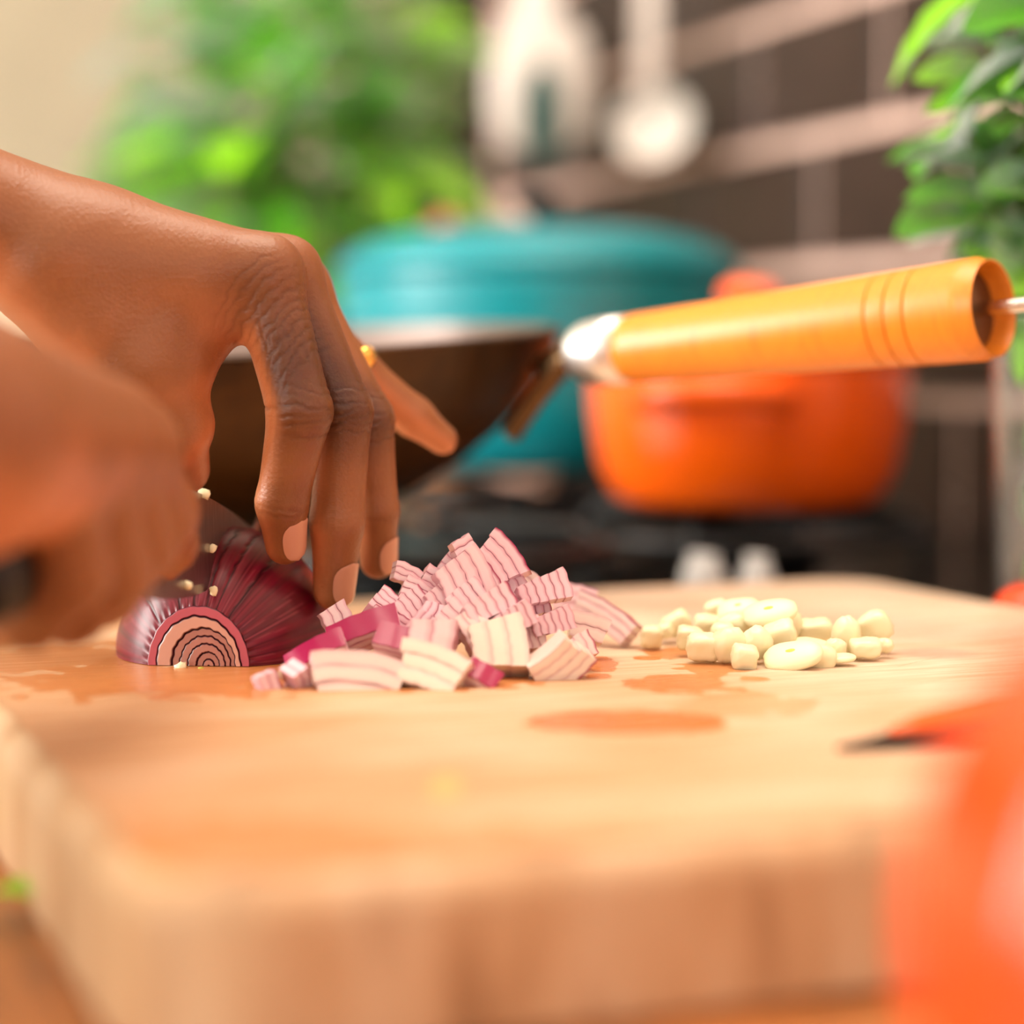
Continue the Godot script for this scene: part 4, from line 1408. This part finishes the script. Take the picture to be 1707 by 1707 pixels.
	for k2 in V.size():
		var p := V[k2]
		var dv := Vector3.ZERO
		for b in all:
			if b.size() < 5:
				continue
			var a: Vector3 = b[0]
			var ba: Vector3 = b[1] - a
			var t := clampf((p - a).dot(ba) / maxf(ba.length_squared(), 1e-12), 0.0, 1.0)
			var d := (p - a - ba * t).length() - lerpf(b[2], b[3], t)
			if d < 0.012:
				dv += b[4] * exp(-d / 0.003)
		var f := 0.6
		if dv != Vector3.ZERO:
			f = smoothstep(-0.35, 0.45, N[k2].dot(dv.normalized()) + 0.25 * mnz.get_noise_3dv(p))
		C[k2] = palm_col.lerp(back_col, f)
	var out := Shape.new()
	if not fine:
		for q in quad:
			I.append_array([q[0], q[1], q[2], q[0], q[2], q[3]])
		return out.add(V, I, C)
	# one step of smooth subdivision, then the creases
	var mids := {}
	var nv := V.size()
	var Q2 := PackedInt32Array()
	for q in quad:
		var m := [0, 0, 0, 0]
		for e in 4:
			var a: int = q[e]
			var b: int = q[(e + 1) % 4]
			var key := mini(a, b) * nv + maxi(a, b)
			if not mids.has(key):
				mids[key] = V.size()
				var p := (V[a] + V[b]) * 0.5
				var pa := p - N[a] * (p - V[a]).dot(N[a])
				var pb := p - N[b] * (p - V[b]).dot(N[b])
				V.append(p.lerp((pa + pb) * 0.5, 0.7))
				N.append((N[a] + N[b]).normalized())
				C.append(C[a].lerp(C[b], 0.5))
			m[e] = mids[key]
		var c := V.size()
		V.append((V[m[0]] + V[m[1]] + V[m[2]] + V[m[3]]) * 0.25)
		N.append((N[q[0]] + N[q[1]] + N[q[2]] + N[q[3]]).normalized())
		C.append((C[q[0]] + C[q[1]] + C[q[2]] + C[q[3]]) * 0.25)
		for e in 4:
			var p0: int = q[e]
			var p1: int = m[e]
			var p3: int = m[(e + 3) % 4]
			Q2.append_array([p0, p1, c, p0, c, p3])
	var wn := FastNoiseLite.new()
	wn.seed = 2
	wn.frequency = 120.0
	wn.fractal_octaves = 2
	var moved := V.duplicate()
	for wr in wrinkles:
		# [centre, axis, facing, reach, depth, sigma, tint, curve]
		var c: Vector3 = wr[0]
		var ax: Vector3 = wr[1]
		var fc: Vector3 = wr[2]
		var reach: float = wr[3]
		var sg: float = wr[5]
		var sidev := ax.cross(fc).normalized()
		for k2 in V.size():
			var dlt := V[k2] - c
			if absf(dlt.x) > reach or absf(dlt.y) > reach or absf(dlt.z) > reach:
				continue
			var lat := dlt.dot(sidev)
			var s: float = dlt.dot(ax) + 0.0016 * wn.get_noise_3dv(V[k2]) + wr[7] * lat * lat
			if absf(s) > 3.0 * sg:
				continue
			var fall := smoothstep(reach, reach * 0.45, dlt.length()) * smoothstep(-0.15, 0.35, N[k2].dot(fc))
			if fall <= 0.0:
				continue
			var e := exp(-s * s / (2.0 * sg * sg)) * fall
			moved[k2] -= N[k2] * wr[4] * e
			C[k2] = C[k2].lerp(C[k2] * Color(0.52, 0.46, 0.42), e * wr[6])
	return out.add(moved, Q2, C)

func J(e: Array) -> Vector3:
	return W(e[0], e[1], e[2])

func chain(js: Array, dorsal: Vector3) -> Array:
	var out := []
	for k in js.size() - 1:
		out.append([J(js[k]), J(js[k + 1]), js[k][3], js[k + 1][3], dorsal])
	return out

func nail(parent: Node3D, a: Array, b: Array, dorsal: Vector3, wid: float, len: float, back := 0.0) -> void:
	# lies on the fingertip: a = last joint, b = tip centre
	var pa := J(a)
	var pb := J(b)
	var ax := (pb - pa).normalized()
	var up := (dorsal - ax * dorsal.dot(ax)).normalized()
	var sd := ax.cross(up)
	var pv := PackedVector3Array()
	var nu := 10
	var nv := 12
	for lay in 2:
		for j in nv + 1:
			var t := j / float(nv)
			var tt := lerpf(-len + 0.001, 0.0042, t)
			var w := wid * sqrt(maxf(0.0, 1.0 - pow(absf(t * 2.0 - 1.0), 2.8)))
			for k in nu + 1:
				var an := (k / float(nu) * 2.0 - 1.0) * w
				var r: float = lerpf(b[3], a[3], clampf(-tt / maxf((pb - pa).length(), 0.001), 0, 1))
				if tt > 0.0:
					r = sqrt(maxf(b[3] * b[3] - tt * tt * 0.85, 1e-8))
				r += 0.00055 - lay * 0.0012
				pv.append(pb + ax * tt + (up * cos(an) + sd * sin(an)) * r)
	var cnt := (nu + 1) * (nv + 1)
	var fi := quads(nu, nv, false)
	var idx := fi.duplicate()
	for k in range(0, fi.size(), 3):
		idx.append_array([fi[k] + cnt, fi[k + 2] + cnt, fi[k + 1] + cnt])
	obj("fingernail", Shape.new().add(pv, idx), M.nail, parent)

func person() -> void:
	var base := EYE + cam_dir(-0.66, 0, -0.46)
	var P := thing("person", Vector3(base.x, 0, base.z), "person slicing the onion, one hand on the knife, fingertips holding it", "person")
	var inv := P.transform.affine_inverse()
	var back_col := lin(0.55, 0.335, 0.19)
	var palm_col := lin(0.78, 0.485, 0.31)
	var up := Vector3.UP
	var dors := (cam_dir(0.15, 0.9, 0.35)).normalized()
	var fdor := cam_dir(0.80, 0.1, 0.55).normalized()
	# the hand on the onion
	var ix := [[440, 455, 0.703, 0.0118], [500, 685, 0.697, 0.0105], [470, 838, 0.704, 0.0085], [475, 908, 0.710, 0.0068]]
	var md := [[474, 455, 0.722, 0.0115], [572, 685, 0.716, 0.0098], [562, 870, 0.717, 0.0090], [556, 984, 0.722, 0.0070]]
	var rg := [[494, 480, 0.742, 0.0108], [612, 700, 0.738, 0.0092], [628, 850, 0.742, 0.0075], [630, 934, 0.748, 0.0066]]
	var pk := [[500, 515, 0.760, 0.0095], [596, 618, 0.775, 0.0080], [690, 695, 0.785, 0.0072], [738, 733, 0.790, 0.0056]]
	var tb := [[232, 620, 0.697, 0.0138], [293, 712, 0.703, 0.0108], [307, 782, 0.720, 0.0088]]
	var wrist := [30, 385, 0.700, 0.0215]
	var palm := [
		[J([-140, 318, 0.69, 0]), J(wrist), 0.024, 0.0215, dors], [J([-140, 330, 0.71, 0]), J([30, 395, 0.725, 0]), 0.022, 0.0205, dors],
		[J(wrist), J([440, 455, 0.703]), 0.0200, 0.0118, dors], [J([40, 395, 0.715]), J([474, 455, 0.722]), 0.0200, 0.0115, dors],
		[J([40, 410, 0.73]), J([494, 480, 0.742]), 0.0190, 0.0108, dors], [J([40, 425, 0.745]), J([500, 515, 0.760]), 0.018, 0.0095, dors],
		[J([90, 455, 0.698]), J([232, 620, 0.697]), 0.0200, 0.0138, dors], [J([190, 530, 0.700]), J([365, 512, 0.704]), 0.0165, 0.0085, dors],
		[J([150, 540, 0.703]), J([300, 610, 0.701]), 0.0170, 0.0105, dors], [J([200, 520, 0.712]), J([338, 540, 0.706]), 0.016, 0.0075, dors], [J([300, 480, 0.708]), J([385, 525, 0.705]), 0.014, 0.0075, dors], [J([280, 600, 0.704]), J([340, 572, 0.706]), 0.010, 0.006, dors], [J([258, 596, 0.700]), J([294, 704, 0.703]), 0.0126, 0.0107, dors], [J([150, 440, 0.706]), J([262, 556, 0.702]), 0.025, 0.017, dors], [J([120, 430, 0.700]), J([330, 470, 0.702]), 0.022, 0.016, dors]]
	var lf := chain(ix, fdor)
	var hand := [palm, lf, chain(md, fdor), chain(rg, fdor), chain(pk, cam_dir(0.5, 0.75, -0.3).normalized()), chain(tb, cam_dir(-0.55, 0.2, 0.8).normalized())]
	var wr := []
	var crease := func(js: Array, at: int, offs: Array, dorsal: Vector3, depth: float, tint: float, reach: float, curve := 0.0, sg := 0.00040):
		var c := J(js[at])
		var prev := (J(js[at]) - J(js[at - 1])).normalized() if at > 0 else Vector3.ZERO
		var next := (J(js[mini(at + 1, js.size() - 1)]) - J(js[mini(at, js.size() - 2)])).normalized()
		var axx := (prev + next).normalized()
		for o in offs:
			var tw := sin(o * 5.3 + at) * 0.18
			var sdv := axx.cross(dorsal).normalized()
			wr.append([c + axx * o * 0.001 + sdv * sin(o * 9.1) * 0.004, (axx + sdv * tw).normalized(), dorsal, reach * (0.75 + 0.35 * absf(sin(o * 3.7))), depth * 0.001 * (0.6 + 0.5 * absf(sin(o * 2.3))), sg, tint, curve])
	for f in [ix, md, rg]:
		crease.call(f, 1, [-8.5, -5.6, -3.4, -1.2, 0.9, 3.0, 5.2, 8.0], fdor, 0.42, 0.55, 0.015, 12.0)
		crease.call(f, 2, [-3.6, -1.6, 0.4, 2.4], fdor, 0.32, 0.5, 0.011)
	crease.call(ix, 1, [-1.5, 1.6], -fdor, 0.8, 0.45, 0.015, 0.0, 0.0006)
	crease.call(ix, 2, [-1.0, 1.4], cam_dir(-0.6, 0, 0.8).normalized(), 0.4, 0.3, 0.013)
	crease.call(md, 2, [0.0], cam_dir(-0.6, 0, 0.8).normalized(), 0.4, 0.3, 0.013)
	# fan of fine wrinkles over the big knuckle
	var kd := cam_dir(0.35, 0.2, 0.9).normalized()
	for q in 11:
		var c := W(400 + q * 11, 470 + q * 13, 0.697)
		wr.append([c, cam_dir(0.72, -0.69, 0).normalized(), kd, 0.021, 0.00022, 0.0004, 0.45, -14.0])
	for q in 6:
		var c := W(440 + q * 14, 560 + q * 4, 0.697)
		wr.append([c, cam_dir(0.95, 0.25, 0).normalized(), kd, 0.012, 0.00018, 0.0004, 0.4, 8.0])
	# darker pigment over the knuckles
	for e in [[450, 540, 0.70, 0.020, 0.7], [520, 660, 0.70, 0.016, 0.9], [590, 690, 0.715, 0.014, 0.9], [500, 600, 0.70, 0.016, 0.5], [480, 840, 0.704, 0.010, 0.5], [620, 700, 0.735, 0.012, 0.8]]:
		wr.append([J(e), cam_dir(0.3, -1, 0).normalized(), cam_dir(0.75, 0.1, 0.6).normalized(), e[3] * 2.0, 0.0, e[3], e[4], 0.0])
	var sk := nets(hand, 0.0013, 0.0030, back_col, palm_col, wr, true)
	# the hand round the knife handle, nearer the lens
	var f2 := cam_dir(0.7, 0.1, 0.7).normalized()
	var d2 := cam_dir(0.3, 0.8, 0.5).normalized()
	var w2 := [-110, 722, 0.47, 0.0255]
	var k1 := [212, 745, 0.575, 0.0125]
	var k2 := [178, 730, 0.553, 0.0130]
	var k3 := [136, 735, 0.533, 0.0125]
	var k4 := [84, 755, 0.512, 0.0115]
	var palm2 := [
		[W(-420, 640, 0.41), J(w2), 0.031, 0.026, d2], [J(w2), J(k1), 0.025, 0.0135, d2], [J(w2), J(k2), 0.026, 0.0135, d2], [J(w2), J(k3), 0.026, 0.013, d2], [J(w2), J(k4), 0.025, 0.012, d2],
		[W(-60, 735, 0.475), W(40, 795, 0.495), 0.018, 0.0115, d2]]
	var g1 := chain([k1, [268, 855, 0.598, 0.0105], [278, 905, 0.628, 0.0090], [272, 930, 0.645, 0.0075]], f2)
	var g2 := chain([k2, [228, 905, 0.568, 0.0108], [170, 985, 0.580, 0.0095], [100, 960, 0.585, 0.0085]], f2)
	var g3 := chain([k3, [186, 950, 0.545, 0.0105], [118, 1015, 0.555, 0.0095], [58, 985, 0.562, 0.0085]], f2)
	var g4 := chain([k4, [118, 955, 0.522, 0.0098], [52, 1025, 0.53, 0.0088], [-10, 1040, 0.545, 0.0078]], f2)
	var g5 := chain([[-20, 660, 0.53, 0.016], [70, 740, 0.60, 0.012], [120, 800, 0.63, 0.0095]], cam_dir(-0.6, 0.6, -0.3).normalized())
	var sk2 := nets([palm2, g1, g2, g3, g4, g5], 0.0030, 0.0035, back_col, palm_col, [], false)
	# arms, neck and head in one coarse skin
	var le := EYE + cam_dir(-0.41, 0.13, -0.60)
	var re := EYE + cam_dir(-0.37, 0.06, -0.34)
	var ls := EYE + cam_dir(-0.66, 0.36, -0.60)
	var rs := EYE + cam_dir(-0.66, 0.36, -0.30)
	var nk := (ls + rs) / 2 + Vector3(0, 0.06, 0)
	var hd := nk + Vector3(0, 0.17, 0) + cam_dir(0.06, 0, 0)
	var arms := nets([[
		[J([-140, 324, 0.70]), le, 0.0262, 0.036, dors], [W(-420, 640, 0.41), re, 0.031, 0.037, d2],
		[le, ls, 0.038, 0.045, up], [re, rs, 0.038, 0.045, up], [ls, rs, 0.05, 0.05, up], [nk, hd, 0.05, 0.062, up],
		[hd + Vector3(0, 0.03, 0), hd + Vector3(0, 0.05, 0) + cam_dir(0.02, 0, 0), 0.082, 0.078, up], [hd + cam_dir(0.05, -0.03, 0), hd + cam_dir(0.065, -0.06, 0), 0.04, 0.03, up],
		[hd + cam_dir(0.10, 0.005, 0), hd + cam_dir(0.085, 0.03, 0), 0.011, 0.007, up],
		[hd + cam_dir(0.01, 0.01, 0.08), hd + cam_dir(0.0, 0.04, 0.083), 0.009, 0.012, up], [hd + cam_dir(0.01, 0.01, -0.08), hd + cam_dir(0.0, 0.04, -0.083), 0.009, 0.012, up]]], 0.008, 0.008, back_col, palm_col, [], false)
	for s in [sk2, arms]:
		sk.add(s.v, s.i, s.c)
	for k in sk.v.size():
		sk.v[k] = inv * sk.v[k]
	obj("body", sk, M.skin, P)
	# clothes out of the frame
	var hip := (ls + rs) / 2
	hip.y = 0.93
	var acr := (rs - ls).normalized()
	var shirt := nets([[[ls.lerp(rs, 0.2) + Vector3(0, -0.04, 0), hip + acr * -0.08, 0.10, 0.105, up], [ls.lerp(rs, 0.8) + Vector3(0, -0.04, 0), hip + acr * 0.08, 0.10, 0.105, up], [ls, rs, 0.065, 0.065, up], [ls, ls.lerp(le, 0.6), 0.066, 0.055, up], [rs, rs.lerp(re, 0.6), 0.066, 0.055, up]]], 0.012, 0.015, Color.WHITE, Color.WHITE, [], false)
	for k in shirt.v.size():
		shirt.v[k] = inv * shirt.v[k]
	obj("shirt", shirt, M.shirt, P)
	var legs := []
	for s in [-1, 1]:
		var h: Vector3 = hip + acr * s * 0.09
		legs += [[h, Vector3(h.x, 0.5, h.z) + cam_dir(0.01, 0, 0), 0.10, 0.07, up], [Vector3(h.x, 0.5, h.z) + cam_dir(0.01, 0, 0), Vector3(h.x, 0.1, h.z), 0.07, 0.05, up]]
	var tr := nets([legs], 0.014, 0.01, Color.WHITE, Color.WHITE, [], false)
	for k in tr.v.size():
		tr.v[k] = inv * tr.v[k]
	obj("trousers", tr, M.trousers, P)
	for s in [-1, 1]:
		var h: Vector3 = hip + acr * s * 0.09
		var sh := Shape.new()
		lump(sh, Vector3(0.13, 0.05, 0.05), 2.6, Transform3D(Basis(cam_dir(1, 0, 0), up, cam_dir(0, 0, 1)), inv * Vector3(h.x, 0.05, h.z) + cam_dir(0.05, 0, 0)))
		obj("shoe", sh, M.black, P)
	var hr := nets([[[hd + Vector3(0, 0.07, 0) + cam_dir(-0.025, 0, 0), hd + cam_dir(-0.05, 0.0, 0), 0.082, 0.075, up], [hd + cam_dir(-0.03, 0.06, 0.03), hd + cam_dir(-0.03, 0.06, -0.03), 0.078, 0.078, up]]], 0.009, 0.008, Color.WHITE, Color.WHITE, [], false)
	for k in hr.v.size():
		hr.v[k] = inv * hr.v[k]
	obj("hair", hr, M.hair, P)
	for s in [-1, 1]:
		obj("eye", lump(Shape.new(), Vector3(0.012, 0.008, 0.012), 2.0, Transform3D(Basis.IDENTITY, inv * (hd + cam_dir(0.092, 0.035, s * 0.032)))), M.enamel, P)
	obj("mouth", lump(Shape.new(), Vector3(0.022, 0.006, 0.012), 2.0, Transform3D(Basis(Vector3.UP, -YAW + PI / 2), inv * (hd + cam_dir(0.098, -0.035, 0)))), M.nail, P)
	# nails and ring
	var holder := Node3D.new()
	P.add_child(holder)
	holder.name = "left_hand_nails"
	P.remove_child(holder)
	holder.free()
	nail_on(P, inv, ix, fdor.rotated(up, -0.15), 0.85, 0.0130)
	nail_on(P, inv, md, fdor.rotated(up, -0.1), 0.85, 0.0130)
	nail_on(P, inv, rg, fdor, 0.85, 0.0115)
	var ra := J(pk[0]).lerp(J(pk[1]), 0.93)
	var rn := (J(pk[1]) - J(pk[0])).normalized()
	var ring := Shape.new()
	var t := Transform3D(Basis(rn.cross(Vector3.UP).normalized(), rn, rn.cross(rn.cross(Vector3.UP).normalized()) * -1.0), inv * ra)
	lathe(ring, [Vector2(0.0085, -0.0016), Vector2(0.0096, -0.0016), Vector2(0.0100, 0), Vector2(0.0096, 0.0016), Vector2(0.0085, 0.0016), Vector2(0.0085, -0.0016)], 40, t)
	lump(ring, Vector3(0.003, 0.003, 0.003), 3.0, Transform3D(t.basis, inv * ra + cam_dir(0.0045, 0.004, 0.0085)))
	obj("ring", ring, M.gold, P).set_meta("label", "gold ring on the little finger")

func nail_on(parent: Node3D, inv: Transform3D, js: Array, dorsal: Vector3, wid: float, len: float) -> void:
	var n := Node3D.new()
	var before := parent.get_child_count()
	nail(parent, js[2], js[3], dorsal, wid, len)
	var o: MeshInstance3D = parent.get_child(before)
	o.transform = inv
	n.free()

# ---------------------------------------------------------------- small knife at the board's wall side
func paring_knife() -> void:
	var a := on_plane(1396, 1254)
	var b := on_plane(1800, 1215)
	var d := (b - a).normalized()
	var sd := d.cross(Vector3.UP).normalized()
	var k := thing("paring_knife", a + Vector3(0, 0.0005, 0), "small knife with dark pointed blade and orange handle half hidden by the tomato", "knife")
	var pv := PackedVector3Array()
	var n := 14
	for j in n + 1:
		var t := j / float(n)
		var hw := 0.0115 * pow(t, 0.7) + 0.0003
		for q in [[-1.0, 0.0], [-0.2, 0.0], [1.0, 0.0], [1.0, 1.0], [-0.2, 1.0]]:
			pv.append(d * t * 0.05 + sd * hw * q[0] + Vector3(0, (0.0012 + 0.006 * t) if q[1] > 0 else 0.002 * t * t, 0))
	var idx := quads(5, n, true)
	for q in [1, 2, 3]:
		idx.append_array([0, q, q + 1, n * 5, n * 5 + q + 1, n * 5 + q])
	obj("blade", Shape.new().add(pv, idx, Color.WHITE, Transform3D.IDENTITY, true), M.iron, k)
	obj("handle", tube(Shape.new(), [d * 0.017 + Vector3(0, 0.0032, 0), d * 0.026 + Vector3(0, 0.0042, 0), d * 0.05 + Vector3(0, 0.0056, 0), d * 0.10 + Vector3(0, 0.0062, 0), d * 0.106 + Vector3(0, 0.0062, 0)], [0.0015, 0.0034, 0.0050, 0.0056, 0.004], 20, Color.WHITE, 1.2), M.orange, k)

# ---------------------------------------------------------------- bits at the near corner
func small_greens() -> void:
	var p := on_plane(-10, 1400, TOP)
	var st := thing("celery_stalk", Vector3(p.x, TOP, p.z), "pale green celery stalk beside the board's near corner", "celery")
	obj("stalk", tube(Shape.new(), [Vector3(0, 0.012, 0.02), Vector3(-0.002, 0.016, 0), Vector3(0, 0.016, -0.05), Vector3(-0.01, 0.013, -0.12)], [0.011, 0.0115, 0.011, 0.009], 18), mat(Color(0.80, 0.82, 0.35), 0.4), st)
	var q := on_plane(-14, 1530, TOP)
	var lf := tag(obj("celery_leaf", leaf_mesh(0.03, 0.02, 0.2, 0.3), M.leaf_light), "bright green leaf lying on the worktop by the celery", "leaf")
	lf.transform = Transform3D(Basis(Vector3.UP, 1.2), q + Vector3(0, 0.006, 0))
